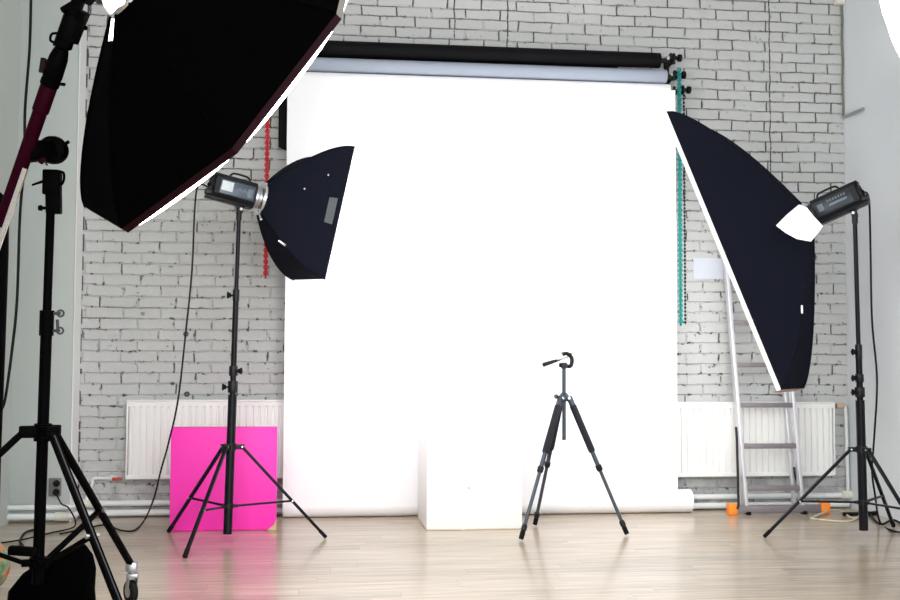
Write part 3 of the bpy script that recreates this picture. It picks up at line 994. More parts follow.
    piv = Mx @ Vector((bx, 0, -rad * 1.5))
    rear = Mx @ Vector((-L * 1.0, camside * rad * 0.4, -rad * 0.35))
    return root, piv, rear, Mx


flL, pivL, rearL, MxL = flash('slate grey studio flash with pale sticker behind the left softbox', oL - nL * 0.014, nL, -1, 0.318, 0.068, M['flash_side'], True, 0.34)
flR, pivR, rearR, MxR = flash('dark studio flash with printed side behind the tall strip softbox', oR - nR * 0.014, nR, 1, 0.35, 0.068, M['flash_dark'], False, 0.72)

# bright locking tabs of the left speed ring
g = MB(MxL)
g.tube([(0.0, -0.05, -0.02), (0.045, -0.1, -0.02)], 0.008, 8)
g.build('locking_pin', M['chrome'], boxL)
g = MB(MxL)
g.tube([(0.0, -0.03, -0.08), (0.02, -0.06, -0.135)], 0.008, 8)
g.build('locking_pin', M['chrome'], boxL)

# white cloth round the ring of the right strip softbox, its glow is added
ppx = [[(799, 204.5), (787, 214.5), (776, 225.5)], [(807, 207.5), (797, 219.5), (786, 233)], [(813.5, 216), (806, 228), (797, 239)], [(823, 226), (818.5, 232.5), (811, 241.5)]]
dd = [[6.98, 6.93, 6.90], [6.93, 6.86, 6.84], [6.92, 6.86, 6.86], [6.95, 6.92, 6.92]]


def bil(Pg, a, b):
    x = a * (len(Pg) - 1); y = b * (len(Pg[0]) - 1)
    i = min(int(x), len(Pg) - 2); j = min(int(y), len(Pg[0]) - 2)
    fx, fy = x - i, y - j
    q = lambda i, j: Vector(Pg[i][j])
    return (q(i, j) * (1 - fx) + q(i + 1, j) * fx) * (1 - fy) + (q(i, j + 1) * (1 - fx) + q(i + 1, j + 1) * fx) * fy


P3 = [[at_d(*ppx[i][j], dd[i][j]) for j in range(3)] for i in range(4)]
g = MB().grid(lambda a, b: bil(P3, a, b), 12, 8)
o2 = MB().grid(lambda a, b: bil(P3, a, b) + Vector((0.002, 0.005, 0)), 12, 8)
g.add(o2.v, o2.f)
qx = [[(99, -10), (101, -2), (104, 7)], [(110, -12), (110, 2), (110, 15)], [(120, -12), (119, -2), (117, 8)], [(130, -12), (127, -4), (124, 4)]]  # cloth added for the bright spot at the octagonal softbox ring
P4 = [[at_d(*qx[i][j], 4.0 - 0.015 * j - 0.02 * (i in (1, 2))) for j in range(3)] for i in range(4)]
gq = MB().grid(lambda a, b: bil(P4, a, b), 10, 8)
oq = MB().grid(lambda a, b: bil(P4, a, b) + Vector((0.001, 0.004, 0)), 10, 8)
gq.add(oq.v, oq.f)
tag(gq.build('white_cloth', M['glow_cloth'], origin=P4[1][1]), 'added white cloth with painted-in glow at the top of the huge octagonal softbox', 'cloth')
tag(g.build('white_cloth', M['glow_cloth'], origin=P3[1][1]), 'white cloth with added glow wrapped where flash meets the right strip softbox', 'cloth')


# ------------------------------------------------------------------ light stands
def light_stand(label, base, top, feet, hub_z, brace_z, secs, knobs, r0=0.024, brace_frac=0.6, name='light_stand', group=None):
    """secs: list of (z_from, z_to, radius); knobs: list of (z, side px direction, size)"""
    base = Vector((base[0], base[1], 0)); top = Vector(top)
    root = thing(name, label, 'light stand', base, group)
    ax = (top - base)
    at = lambda z: base + ax * (z / top.z)
    for i, (za, zb, r) in enumerate(secs):
        MB().tube([at(za), at(zb)], r, 16).build('pole_section', M['stand'], root)
    rx = RM @ Vector((1, 0, 0))
    for (z, side, hgt, r, gr) in knobs:
        g = MB().tube([at(z - hgt / 2), at(z - hgt / 2 + 0.006), at(z + hgt / 2 - 0.006), at(z + hgt / 2)], [r * 0.92, r, r, r * 0.92], 16)
        cl = g.build('pole_clamp', M['stand'] if gr else M['black'], root)
        if side:
            p = at(z)
            d = (rx * side + Vector((0, -0.5, 0))).normalized()
            g = MB().lathe(p + d * r * 0.9, d, [(0, 0.006), (0.015, 0.006), (0.017, 0.015), (0.034, 0.014), (0.037, 0.008)], 10)
            g.box(p + d * (r + 0.03) , (0.012, 0.012, 0.04), 0.004)
            g.build('clamp_knob', M['rubber'], cl)
    hub = at(hub_z); bh = at(brace_z)
    g = MB().tube([hub - Vector((0, 0, 0.02)), hub + Vector((0, 0, 0.02))], r0 * 1.35, 16)
    for f in feet:
        d = Vector((f[0] - base.x, f[1] - base.y, 0)).normalized()
        g.beam(hub + d * r0, hub + d * (r0 + 0.055), 0.03, 0.028)
    g.build('leg_hub', M['black'], root)
    g = MB().tube([bh - Vector((0, 0, 0.014)), bh + Vector((0, 0, 0.014))], r0 * 1.25, 16)
    for f in feet:
        d = Vector((f[0] - base.x, f[1] - base.y, 0)).normalized()
        g.beam(bh + d * r0, bh + d * (r0 + 0.03), 0.022, 0.018)
    g.build('brace_hub', M['black'], root)
    for f in feet:
        f = Vector((f[0], f[1], 0.0))
        d = Vector((f.x - base.x, f.y - base.y, 0)).normalized()
        a = hub + d * (r0 + 0.042)
        b = f + Vector((0, 0, 0.016))
        leg = MB().beam(a, b, 0.02, 0.018).build('leg', M['stand'], root)
        dr = (b - a).normalized()
        MB().beam(b - dr * 0.05, b + dr * 0.01, 0.025, 0.022, bevel=0.006).build('foot_cap', M['rubber'], leg)
        MB().lathe(a - d.cross(Vector((0, 0, 1))) * 0.018, d.cross(Vector((0, 0, 1))), [(0, 0.005), (0.036, 0.005)], 8).build('leg_bolt', M['chrome'], leg)
        m = a + (b - a) * brace_frac
        br = MB().beam(bh + d * (r0 + 0.02), m, 0.018, 0.012).build('brace', M['stand'], root)
        MB().lathe(m - d.cross(Vector((0, 0, 1))) * 0.017, d.cross(Vector((0, 0, 1))), [(0, 0.0055), (0.034, 0.0055)], 8).build('leg_bolt', M['chrome'], leg)
    g = MB().tube([at(top.z - 0.06), at(top.z - 0.003)], secs[-1][2] * 1.35, 14)
    g.build('stud', M['black'], root)
    return root


fA, fB, fC = on_z(185, 559), on_z(325, 539), on_z(169, 533.5)
cL = (fA + fB + fC) / 3
zz_ = lambda py, b: on_y(230, py, b).z
bY = cL.y
Z = lambda py: on_y(232, py, bY).z
light_stand('black light stand in front of the pink panel', cL, pivL, [fA, fB, fC], Z(447), Z(506),
            [(Z(534), Z(395), 0.026), (Z(396), Z(298), 0.0175), (Z(298), pivL.z - 0.01, 0.0125)],
            [(Z(387), -1, 0.07, 0.03, 0), (Z(371), 1, 0.06, 0.026, 0), (Z(295), -1, 0.07, 0.02, 0)], group='light stands with tripod legs')
cRb = Vector((3.39, 6.72, 0))
r_ = 0.58
feetR = [cRb + Vector((math.cos(math.radians(a)), math.sin(math.radians(a)), 0)) * r_ for a in (173, -80, 45)]
feetR[0] = on_z(765, 538.5)
Zr = lambda py: on_y(860, py, cRb.y).z
light_stand('black light stand at the right edge beside the ladder', cRb, pivR, feetR, Zr(449), Zr(502),
            [(Zr(530), Zr(400), 0.027), (Zr(400), Zr(345), 0.0195), (Zr(346), pivR.z - 0.01, 0.0135)],
            [(Zr(392), -1, 0.06, 0.03, 0), (Zr(378), -1, 0.05, 0.026, 0), (Zr(352), -1, 0.09, 0.021, 0)], group='light stands with tripod legs')
# stand for the round softbox outside the frame
cQ = rc - nQ * 0.42
fQ = [Vector((cQ.x, cQ.y, 0)) + Vector((math.cos(a), math.sin(a), 0)) * 0.5 for a in (0.4, 0.4 + 2 * PI / 3, 0.4 + 4 * PI / 3)]
light_stand('black light stand of the round softbox outside the right frame edge', cQ, (cQ.x, cQ.y, cQ.z - 0.06), fQ, 0.5, 0.2,
            [(0.03, 0.8, 0.022), (0.8, 1.4, 0.017), (1.4, cQ.z - 0.08, 0.0125)], [(0.8, 1, 0.07, 0.026, 0)], group='light stands with tripod legs')
flQ, pQ, _, _ = flash('studio flash behind the round softbox outside the frame', rc - nQ * 0.314, nQ, 1, 0.33, 0.06, M['flash_dark'], False)

# ------------------------------------------------------------------ camera tripod
t1, t2, t3 = on_z(521, 541), on_z(627, 536), on_z(535, 526)
tc = (t1 + t2 + t3) / 3
Zt = lambda py: on_y(564, py, tc.y).z
root = thing('camera_tripod', 'black and grey camera tripod with pan handle before the backdrop', 'tripod', (tc.x, tc.y, 0))
tp = on_y(564, 400, tc.y); tc.x = tp.x
hubz = Zt(398)
g = MB().lathe((tc.x, tc.y, hubz - 0.02), (0, 0, 1), [(0, 0.024), (0.01, 0.034), (0.03, 0.034), (0.045, 0.024), (0.055, 0.017)], 20)
hubo = g.build('leg_crown', M['trip_grey'], root)
MB().tube([(tc.x, tc.y, Zt(440)), (tc.x, tc.y, Zt(368))], 0.012, 14).build('centre_column', M['trip_grey'], root)
for f in (t1, t2, t3):
    d = Vector((f.x - tc.x, f.y - tc.y, 0)).normalized()
    a = Vector((tc.x, tc.y, hubz)) + d * 0.035
    b = Vector((f.x, f.y, 0.012))
    at_ = lambda s: a + (b - a) * s
    leg = MB().tube([at_(-0.01), at_(0.08)], 0.019, 14).build('leg', M['trip_grey'], root)
    if f is t3:
        MB().tube([at_(0.07), at_(0.45)], 0.014, 14).build('upper_tube', M['trip_grey'], leg)
    else:
        pass
    MB().tube([at_(0.05), at_(0.06), at_(0.385), at_(0.40)], [0.017, 0.0215, 0.0215, 0.018], 14).build('foam_grip', M['foam'], leg)
    MB().tube([at_(0.39), at_(0.50)], 0.014, 14).build('upper_tube', M['trip_grey'], leg)
    MB().tube([at_(0.495), at_(0.50), at_(0.53), at_(0.54)], [0.015, 0.0195, 0.0195, 0.014], 14).build('leg_lock', M['black'], leg)
    g = MB().tube([at_(0.535), at_(0.93)], 0.011, 12); g.build('lower_tube', M['trip_grey'], leg)
    MB().tube([at_(0.90), at_(0.91), at_(0.94), at_(0.945)], [0.012, 0.0175, 0.0175, 0.012], 12).build('leg_lock', M['black'], leg)
    MB().tube([at_(0.94), at_(0.955), at_(1.0)], [0.012, 0.016, 0.015], 12).build('rubber_foot', M['rubber'], leg)
    side = d.cross(Vector((0, 0, 1)))
    MB().lathe(a - side * 0.024, side, [(0, 0.008), (0.048, 0.008)], 10).build('hinge_bolt', M['chrome'], leg)
# lock knob at crown
MB().lathe((tc.x - 0.03, tc.y - 0.02, hubz + 0.01), (-1, -0.3, 0), [(0, 0.006), (0.02, 0.006), (0.02, 0.014), (0.035, 0.014)], 12).build('crown_knob', M['trip_grey'], hubo)
# pan head
hz = Zt(368)
g = MB().lathe((tc.x, tc.y, hz - 0.005), (0, 0, 1), [(0, 0.014), (0.01, 0.022), (0.03, 0.024), (0.04, 0.016)], 18)
hd = g.build('pan_head', M['trip_grey'], root)
px_ = lambda x, y, dy=0.0: on_y(x, y, tc.y + dy)
ca_ = [px_(565.5, 366), px_(570.5, 366), px_(572, 360), px_(570, 355.5), px_(566, 353.5), px_(562.5, 354.5)]
g = MB().tube(catmull(ca_, 5), [0.013] * (5 * 5 + 1), 10)
g.build('tilt_yoke', M['black'], hd)
g = MB().box(px_(566.5, 353.5), (0.06, 0.045, 0.012), 0.004, Matrix.Rotation(0.1, 3, 'Y'))
g.build('camera_plate', M['black'], hd)
g = MB().lathe(px_(563, 365.2), Vector((-1, 0, 0.02)), [(0, 0.006), (0.012, 0.006), (0.013, 0.014), (0.024, 0.013)], 14)
g.build('tilt_knob', M['rubber'], hd)
ha, hb, hc_ = px_(562, 359), px_(556, 360.5, -0.02), px_(543.5, 364.8, -0.05)
MB().tube([px_(568, 357), hb], 0.004, 8).build('handle_rod', M['chrome'], hd)
MB().tube([ha, px_(558, 360.2, -0.01), px_(552, 362, -0.03), hc_, hc_ + (hc_ - hb).normalized() * 0.004], [0.005, 0.008, 0.0115, 0.014, 0.009], 12).build('pan_handle', M['foam'], hd)
MB().tube([px_(563.5, 368), px_(560.5, 372.5)], 0.005, 8).build('friction_lever', M['fitting'], hd)

# ------------------------------------------------------------------ ladder
root = thing('step_ladder', 'folded aluminium ladder with orange feet leaning on the right radiator', 'ladder', on_z(772, 514))
yb0, yt0, zt0 = 7.86, 8.06, 1.93
fy = lambda z: yb0 + (yt0 - yb0) * z / zt0


def on_lean(px, py, off=0.0):
    """point of a pixel ray on the leaning ladder plane"""
    d = ray(px, py)
    k = (yt0 - yb0) / zt0
    t = (yb0 + off + k * CP.z - CP.y) / (d.y - k * d.z)
    return CP + d * t


sl = [on_lean(746, 512), on_lean(724, 243)]
sr = [on_lean(802, 512), on_lean(778.5, 243)]
sl[0].z = sr[0].z = 0.03
for a, b, m in ((sl[0], sl[1], M['alu']), (sr[0], sr[1], M['alu'])):
    st_ = MB().beam(a, b, 0.024, 0.06, up=(0, 1, 0)).build('front_rail', m, root)
# rear section folded behind
rl = [on_lean(742, 506, 0.075), on_lean(727, 243, 0.055)]
rr2 = [on_lean(794, 508, 0.075), on_lean(773, 243, 0.055)]
rl[0].z = rr2[0].z = 0.05
for a, b in (rl, rr2):
    MB().beam(a, b, 0.022, 0.032, up=(0, 1, 0)).build('rear_rail', M['alu'], root)
def lerp_at(seg, z):
    a, b = seg
    return a + (b - a) * ((z - a.z) / (b.z - a.z))
for py in (488, 446, 405, 365, 323, 282, 250):
    z = on_lean(770, py).z
    a, b = lerp_at(sl, z), lerp_at(sr, z)
    MB().beam(a, b, 0.052, 0.034, up=(0, 0, 1), bevel=0.004).build('rung', M['alu_rung'], root)
z = 1.9
MB().beam(lerp_at(rl, z), lerp_at(rr2, z), 0.03, 0.03).build('rear_crossbar', M['alu_rung'], root)
# stabiliser bar with orange caps
ba, bb = on_z(729, 513), on_z(821, 513)
yb_ = yb0 - 0.005
ba.y = bb.y = yb_
ba.z = bb.z = 0.038
MB().beam(ba, bb, 0.05, 0.052, bevel=0.004).build('stabiliser_bar', M['alu_rung'], root)
for p, s in ((ba, -1), (bb, 1)):
    MB().box((p.x + s * 0.012, yb_, 0.04), (0.065, 0.064, 0.078), 0.006).build('end_cap', M['orange'], root, label='orange plastic end cap')
for sgm in (sl, sr):
    MB().box((sgm[0].x + 0.006, yb_ - 0.012, 0.012), (0.03, 0.06, 0.022), 0.004).build('rubber_foot', M['rubber'], root)
# black strut
MB().tube([on_lean(736, 427, -0.045), on_lean(737, 440, -0.045), on_lean(738.5, 505, -0.045), on_lean(737.5, 509, -0.045)], 0.009, 8).build('locking_strut', M['black'], root)
MB().tube([on_lean(794, 467, 0.03), on_lean(795, 476, 0.03), on_lean(800, 490, 0.03)], 0.008, 8).build('locking_strut', M['black'], root)

# ------------------------------------------------------------------ boom stand in the left foreground
c0 = at_d(36, 624, 4.4); c0.z = 0
topb = at_d(52, 168, 4.4)
root = thing('boom_stand', 'heavy black wheeled boom stand in the left foreground', 'light stand', c0)
wf = on_z(132, 604); wf.z = 0
off = wf - c0
rad_f = off.length
ang = math.atan2(off.y, off.x)
axb = topb - c0
atb = lambda z: c0 + axb * (z / topb.z)
Zb = lambda py: on_y(42, py, c0.y).z
MB().tube([atb(0.22), atb(Zb(335))], 0.0215, 18).build('pole_section', M['boom'], root)
MB().tube([atb(Zb(335)), atb(Zb(212))], 0.0165, 18).build('pole_section', M['boom'], root)
g = MB().tube([atb(Zb(336)), atb(Zb(311))], 0.027, 18)
cl = g.build('pole_clamp', M['boom'], root)
rx = RM @ Vector((1, 0, 0))
for zc in (Zb(314), Zb(331)):
    p = atb(zc)
    g = MB().tube([p + rx * 0.025, p + rx * 0.052], 0.006, 8)
    g.ring(p + rx * 0.052, (0, 1, 0), 0.012, 0.004, 12, 6)
    g.build('wing_bolt', M['dull'], cl)
MB().tube([atb(Zb(331)) + rx * 0.045, atb(Zb(320)) + rx * 0.04], 0.006, 8).build('clamp_lever', M['dull'], cl)
hz_ = Zb(431)
g = MB().tube([atb(hz_ - 0.035), atb(hz_ + 0.03)], 0.033, 18)
fts = []
for k in range(3):
    a = ang - k * 2 * PI / 3
    d = Vector((math.cos(a), math.sin(a), 0))
    fts.append(d)
    g.beam(atb(hz_) + d * 0.02, atb(hz_) + d * 0.085, 0.05, 0.045)
g.build('leg_hub', M['boom'], root)
bz = 0.30
g = MB().tube([atb(bz - 0.02), atb(bz + 0.02)], 0.034, 16)
for d in fts: g.beam(atb(bz) + d * 0.02, atb(bz) + d * 0.06, 0.035, 0.025)
g.build('brace_hub', M['boom'], root)
for d in fts:
    a = atb(hz_) + d * 0.07
    b = c0 + d * (rad_f - 0.01) + Vector((0, 0, 0.17))
    leg = MB().beam(a, b, 0.027, 0.025, bevel=0.006).build('leg', M['boom'], root)
    dr = (b - a).normalized(); sd = d.cross(Vector((0, 0, 1)))
    MB().beam(a + dr * 0.03 - sd * 0.0 + Vector((0, 0, 0.013)) + d * 0.005, b - dr * 0.05 + Vector((0, 0, 0.013)) + d * 0.005, 0.005, 0.002, bevel=0.001).build('highlight_strip', M['dull'], leg)  # grey strip painted in as the highlight along the leg
    m = a + (b - a) * 0.56
    MB().beam(atb(bz) + d * 0.05, m, 0.022, 0.016).build('brace', M['boom'], root)
    g = MB().lathe(m - sd * 0.026, sd, [(0, 0.008), (0.052, 0.008)], 10); g.build('brace_bolt', M['steel'], leg)
    # caster
    g = MB().box(b - Vector((0, 0, 0.005)), (0.05, 0.05, 0.045), 0.01)
    cs = g.build('caster_socket', M['steel'], leg)
    f = c0 + d * rad_f
    wd = Vector((0.55, -0.84, 0)).normalized()            # rolling direction
    wa = wd.cross(Vector((0, 0, 1)))
    g = MB().box(f + Vector((0, 0, 0.125)), (0.05, 0.05, 0.02), 0.005)
    for s in (-1, 1):
        g.beam(f + wa * s * 0.02 + Vector((0, 0, 0.125)), f + wa * s * 0.02 - wd * 0.015 + Vector((0, 0, 0.05)), 0.03, 0.004, up=wa)
    g.tube([f + Vector((0, 0, 0.12)), f + Vector((0, 0, 0.16))], 0.012, 10)
    g.build('caster_fork', M['steel'], leg)
    g = MB().lathe(f - wa * 0.0155 + Vector((0, 0, 0.052)) - wd * 0.015, wa, [(0, 0.03), (0.001, 0.046), (0.005, 0.0515), (0.026, 0.0515), (0.030, 0.046), (0.031, 0.03)], 28)
    g.build('caster_wheel', M['rubber'], leg)
    MB().lathe(f - wa * 0.017 + Vector((0, 0, 0.052)) - wd * 0.015, wa, [(0, 0.012), (0.001, 0.026), (0.033, 0.026), (0.034, 0.012)], 16).build('wheel_hub', M['steel'], leg)
# coupler on top
g = MB()
cu = lambda px, py, dd_=0.0: at_d(px, py, 4.42 + dd_)
pa_, pb_ = cu(52, 195), cu(52.5, 170)
g.beam(pa_, pb_, 0.064, 0.06, up=(0, 1, 0), bevel=0.006)
g.beam(cu(54, 214), cu(53.5, 190), 0.055, 0.05, up=(0, 1, 0), bevel=0.006)
cp_ = g.build('top_coupler', M['boom'], root)
MB().tube(catmull([cu(59, 171), cu(63.5, 173), cu(64, 179), cu(62, 184), cu(59, 184)], 5), 0.005, 8).build('side_grip', M['boom'], cp_)
MB().tube([cu(44, 181), cu(32, 185)], 0.006, 8, r2=0.004).build('lock_lever', M['boom'], cp_)
MB().lathe(cu(47, 208), -rx, [(0, 0.006), (0.02, 0.006), (0.02, 0.012), (0.032, 0.01)], 10).build('lock_knob', M['boom'], cp_)

# boom arm
armdir_px = lambda y: 75 + 0.35 * (10 - y)
A0 = at_d(armdir_px(340) + 2, 340, 4.5)
A1 = at_d(armdir_px(-18), -18, 4.08)
aw = A1 - A0
def arm_at(y):
    # point of the straight arm at image row y
    n_ = RM @ Vector((1, 0, 0))
    lo, hi = 0.0, 1.0
    for _ in range(40):
        m = (lo + hi) / 2
        q = RM.transposed() @ (A0 + aw * m - CP)
        yy = 300 - F * q.y / -q.z
        if yy > y: lo = m
        else: hi = m
    return A0 + aw * lo
root = thing('telescopic_boom', 'black and crimson telescopic boom arm slanting across the left edge', 'boom arm', arm_at(152))
MB().tube([A0, arm_at(172)], 0.021, 16).build('lower_tube', M['chrome'], root, label='bare chrome tube')
MB().tube([arm_at(225), arm_at(108)], 0.0265, 18).build('middle_tube', M['crimson'], root)
MB().tube([arm_at(262) + rx * 0.018 - Vector((0, 0.012, 0)), arm_at(168) + rx * 0.018 - Vector((0, 0.012, 0))], 0.013, 12).build('highlight_tube', M['chrome'], root, label='chrome tube added for the highlight')  # thin tube added to stand for the bright highlight along the arm
MB().tube([arm_at(112), arm_at(111), arm_at(84), arm_at(83)], [0.027, 0.031, 0.031, 0.028], 18).build('outer_sleeve', M['crimson'], root)
MB().tube([arm_at(86), arm_at(85), arm_at(80), arm_at(79)], [0.031, 0.035, 0.035, 0.031], 18).build('sleeve_collar', M['boom'], root)
MB().tube([arm_at(81), arm_at(76), arm_at(58), arm_at(50)], [0.031, 0.036, 0.034, 0.027], 18).build('outer_sleeve', M['boom'], root)
p = arm_at(66)
MB().lathe(p - rx * 0.02, -rx, [(0, 0.026), (0.012, 0.024), (0.02, 0.01)], 16).build('clamp_boss', M['crimson'], root)
MB().beam(p - rx * 0.052 - Vector((0, 0, 0.025)), p - rx * 0.045 + Vector((0, 0, 0.03)), 0.014, 0.02, bevel=0.005).build('clamp_knob', M['rubber'], root)
p = arm_at(83)
MB().tube([p + rx * 0.02, p + rx * 0.055 + Vector((0, 0, -0.006))], 0.006, 8).build('sleeve_lever', M['boom'], root)
MB().tube([arm_at(54), arm_at(-16)], 0.024, 18).build('upper_tube', M['boom'], root)
MB().tube([arm_at(48), arm_at(46), arm_at(18), arm_at(16)], [0.026, 0.034, 0.034, 0.028], 8).build('outer_sleeve', M['boom'], root)
g = MB().tube([arm_at(42) + rx * 0.03, arm_at(12) + rx * 0.035], 0.022, 10)
g.build('side_sleeve', M['boom'], root)
MB().tube([arm_at(46) - rx * 0.026, arm_at(18) - rx * 0.024], 0.011, 10).build('side_rod', M['crimson'], root)
p = arm_at(38)
MB().tube(catmull([p - rx * 0.03 + Vector((0, 0, 0.018)), p - rx * 0.05 + Vector((0, 0, 0.014)), p - rx * 0.054 - Vector((0, 0, 0.008)), p - rx * 0.036 - Vector((0, 0, 0.018))], 5), 0.005, 8).build('side_grip', M['boom'], root)
p = arm_at(28)
MB().tube([p + rx * 0.04, p + rx * 0.065], 0.008, 8).build('side_bolt', M['boom'], root)
p = arm_at(8)
MB().beam(p - rx * 0.05 - Vector((0, 0, 0.012)), p + rx * 0.012 + Vector((0, 0, 0.026)), 0.03, 0.022, bevel=0.006).build('pivot_lever', M['boom'], root)
MB().beam(arm_at(2) + rx * 0.02, arm_at(-14) + rx * 0.05, 0.05, 0.04, bevel=0.01).build('pivot_block', M['boom'], root)
# pivot disc that carries the arm on the stand
pv = at_d(53, 150, 4.36)
fw = (RM @ Vector((0, 0, 1)))
g = MB().lathe(pv - fw * 0.035, fw, [(0, 0.03), (0.003, 0.05), (0.03, 0.054), (0.06, 0.05), (0.066, 0.03)], 26)
pd = g.build('pivot_disc', M['boom'], root)
g = MB().beam(arm_at(152), pv, 0.07, 0.075, up=(0, 1, 0), bevel=0.012)
g.build('arm_clamp', M['boom'], root)
MB().tube([at_d(62, 146, 4.34), at_d(69, 141.5, 4.34)], 0.007, 8).build('clamp_bolt', M['boom'], pd)
MB().beam(at_d(38, 156, 4.3), at_d(44, 162, 4.3), 0.03, 0.03, bevel=0.006).build('arm_lug', M['crimson'], pd)
MB().tube([at_d(42, 158, 4.3), at_d(47, 165.5, 4.32)], 0.005, 8).build('lug_pin', M['chrome'], pd)
# bracket to the octabox head above the frame
hq = oO - nO * 0.2
MB().tube([arm_at(-14), hq + Vector((0, 0, -0.085)), ], 0.018, 10).build('end_bracket', M['boom'], root)
flO, _, _, _ = flash('black studio flash behind the huge octagonal softbox above the frame', oO - nO * 0.014, nO, 1, 0.34, 0.075, M['flash_dark'], False)

# sandbag on the boom stand braces
bc = at_d(51, 585, 4.56)
bc.z = 0.195
rxh = Vector((rx.x, rx.y, 0)).normalized(); ryh = Vector((-rxh.y, rxh.x, 0))
prof = [(-0.175, 0.115, 0.02), (-0.16, 0.16, 0.07), (-0.09, 0.172, 0.095), (-0.03, 0.165, 0.10), (0.04, 0.14, 0.085), (0.09, 0.105, 0.06), (0.125, 0.07, 0.035), (0.14, 0.04, 0.012)]
vs = []; fs = []
n = 28
for i, (z, ww, dd2) in enumerate(prof):
    for k in range(n):
        a = 2 * PI * k / n
        ca, sa = math.cos(a), math.sin(a)
        e = lambda q, s: math.copysign(abs(q) ** s, q)
        shift = 0.008 + 0.07 * max(0, z) / 0.14
        tilt = 0.012 * math.sin(i * 1.7 + a * 2)
        vs.append(bc + rxh * (e(ca, 0.75) * ww + shift + tilt * 0.5) + ryh * (e(sa, 0.8) * dd2) + Vector((0, 0, z + 0.03 * ca * max(0, z) / 0.18 + tilt * 0.3)))
for i in range(len(prof) - 1):
    for k in range(n): fs.append([i * n + k, i * n + (k + 1) % n, (i + 1) * n + (k + 1) % n, (i + 1) * n + k])
fs += [list(range(n))[::-1], [(len(prof) - 1) * n + k for k in range(n)]]
root = thing('sandbag', 'black sandbag slumped on the boom stand base', 'sandbag', (bc.x, bc.y, 0))
MB().add(vs, fs).build('bag_body', M['sandbag'], root, angle=80)

# black clamp end poking left of the pole
MB().beam(at_d(9, 550, 4.35), at_d(36, 552, 4.35), 0.035, 0.034, bevel=0.006).build('base_clamp', M['boom'], bpy.data.objects['boom_stand'])

# patterned cushion at the left edge
cc = at_d(-22, 563, 5.3)
rz_ = cc.z
g = MB()
n1_, n2_ = 18, 28
vs = []
for i in range(n1_ + 1):
    th_ = PI * i / n1_
    for k in range(n2_):
        a = 2 * PI * k / n2_
        r = 0.14 * (math.sin(th_) ** 0.8)
        vs.append(Vector((cc.x + r * math.cos(a) * (1 + 0.03 * math.cos(8 * a)), cc.y + r * math.sin(a) * (1 + 0.03 * math.cos(8 * a)), 0.127 - 0.127 * math.cos(th_))))
fs = [[i * n2_ + k, i * n2_ + (k + 1) % n2_, (i + 1) * n2_ + (k + 1) % n2_, (i + 1) * n2_ + k] for i in range(n1_) for k in range(n2_)]
o = g.add(vs, fs).build('round_cushion', M['cushion'], origin=(cc.x, cc.y, 0))
tag(o, 'round orange and green patterned cushion at the bottom left edge', 'cushion')

# tall dark cloth-covered roll leaning at the left edge
ta = at_d(-5, 200, 6.3); tb_ = at_d(-10, 545, 6.3); tb_.z = 0.0
g = MB()
ax_ = ta - tb_
g.tube([tb_, tb_ + ax_ * 0.02, tb_ + ax_ * 0.3, tb_ + ax_ * 0.6, tb_ + ax_ * 0.85, tb_ + ax_ * 0.97, ta + Vector((0, 0, 0.02)), ta + Vector((0, 0, 0.05))],
       [0.03, 0.045, 0.052, 0.066, 0.075, 0.074, 0.055, 0.02], 20)
o = g.build('rolled_fabric', M['boom'], origin=tb_)
tag(o, 'tall black tapering roll standing at the left frame edge behind the boom', 'rolled fabric')

# ------------------------------------------------------------------ cables
def cable(pts, r, mat, label, name='power_cable'):
    g = MB().tube(catmull(pts, 8), r, 8)
    return tag(g.build(name, mat, origin=pts[-1]), label, 'cable')


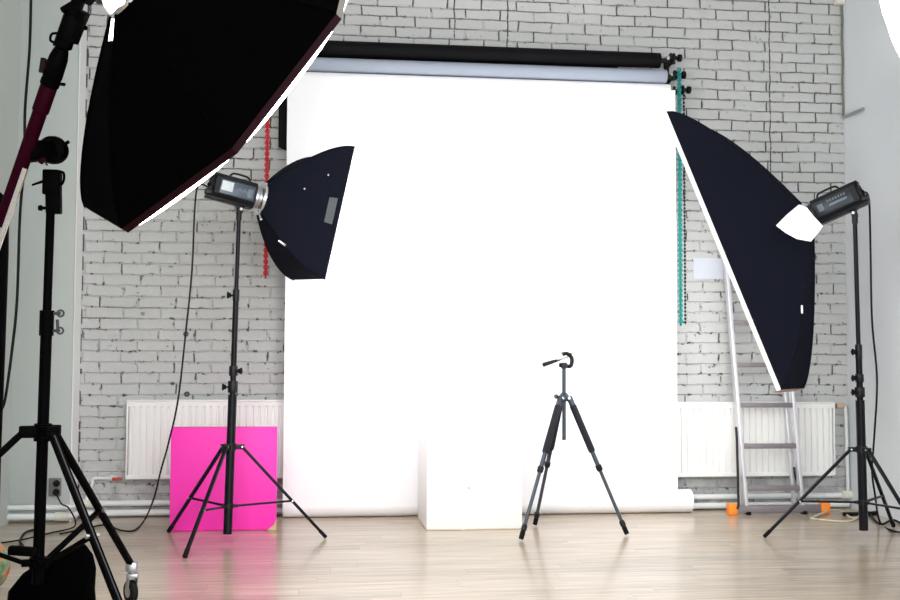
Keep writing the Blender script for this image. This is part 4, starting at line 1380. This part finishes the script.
yL = bY - 0.02
cable([rearL, on_y(199, 185, yL), on_y(195, 205, yL), on_y(192, 270, yL), on_y(186, 330, yL + 0.05), on_y(178, 400, yL + 0.1), on_y(168, 445, yL + 0.2),
       on_y(161, 470, yL + 0.35), on_y(154, 498, yL + 0.4), on_z(145, 519, 0.02), on_z(135, 530, 0.008), on_z(122, 530.5, 0.008), on_z(105, 525, 0.008), on_z(88, 528, 0.008), on_z(60, 534, 0.008)],
      0.0055, M['cable'], 'black cable hanging from the left flash down to the floor')
yR = cRb.y - 0.02
cable([rearR, on_y(864, 192, yR - 0.05), on_y(869, 200, yR), on_y(870.5, 250, yR), on_y(872, 320, yR), on_y(877, 380, yR), on_y(874, 440, yR),
       on_y(872, 470, yR + 0.1), on_y(875, 495, yR + 0.15), on_z(880, 522, 0.01), on_z(893, 531, 0.01), on_z(915, 533, 0.01)],
      0.0065, M['cable'], 'black cable hanging from the right flash beside its stand')
yB = PF - 0.9
cable([on_y(32, -40, yB), on_y(31, 0, yB), on_y(29.5, 50, yB), on_y(25, 110, yB), on_y(24.5, 160, yB), on_y(20, 215, yB), on_y(17, 300, yB), on_y(12, 350, yB), on_y(5, 400, yB), on_y(-3, 430, yB), on_z(-4, 560, 0.01)],
      0.0085, M['cable'], 'black cable dangling in front of the left pillar')
cable([on_z(811, 518, 0.008), on_z(828, 511, 0.02), on_z(840, 510.5, 0.012), on_z(852, 518, 0.008), on_z(862, 516, 0.008), on_z(880, 513, 0.01), on_z(900, 519, 0.008)],
      0.007, M['cream'], 'cream cord looping on the floor by the right light stand')
cable([on_z(811, 518.5, 0.007), on_z(830, 520.5, 0.007), on_z(850, 521, 0.007), on_z(862, 514, 0.012), on_z(875, 508, 0.01), on_z(905, 512, 0.01)],
      0.006, M['cream'], 'second flatter cream cord strand on the floor at right', )
cable([on_z(843, 514, 0.015), on_z(858, 514, 0.015), on_z(875, 513, 0.015), on_z(892, 510, 0.015), on_z(910, 512, 0.015)],
      0.014, M['cable'], 'thick black cable lying by the wall behind the right stand')
cable([on_z(868, 512, 0.012), on_z(880, 524, 0.012), on_z(893, 520, 0.012), on_z(905, 526, 0.012)],
      0.008, M['cable'], 'thin black cable curling on the floor at the right frame edge')
cable([on_z(40, 529, 0.008), on_z(26, 532, 0.008), on_z(20, 541, 0.008), on_z(22, 548, 0.008), on_z(-5, 553, 0.008)],
      0.0075, M['cable'], 'black cable curling on the floor behind the boom stand')
rp = on_z(902, 516, 0.0)
g = MB().box((rp.x, rp.y, 0.03), (0.09, 0.12, 0.06), 0.012)
tag(g.build('cable_reel', simple('red_plastic', (0.85, 0.1, 0.03), 0.5, nscale=20), origin=(rp.x, rp.y, 0)), 'small red-orange box on the floor at the right edge', 'box')
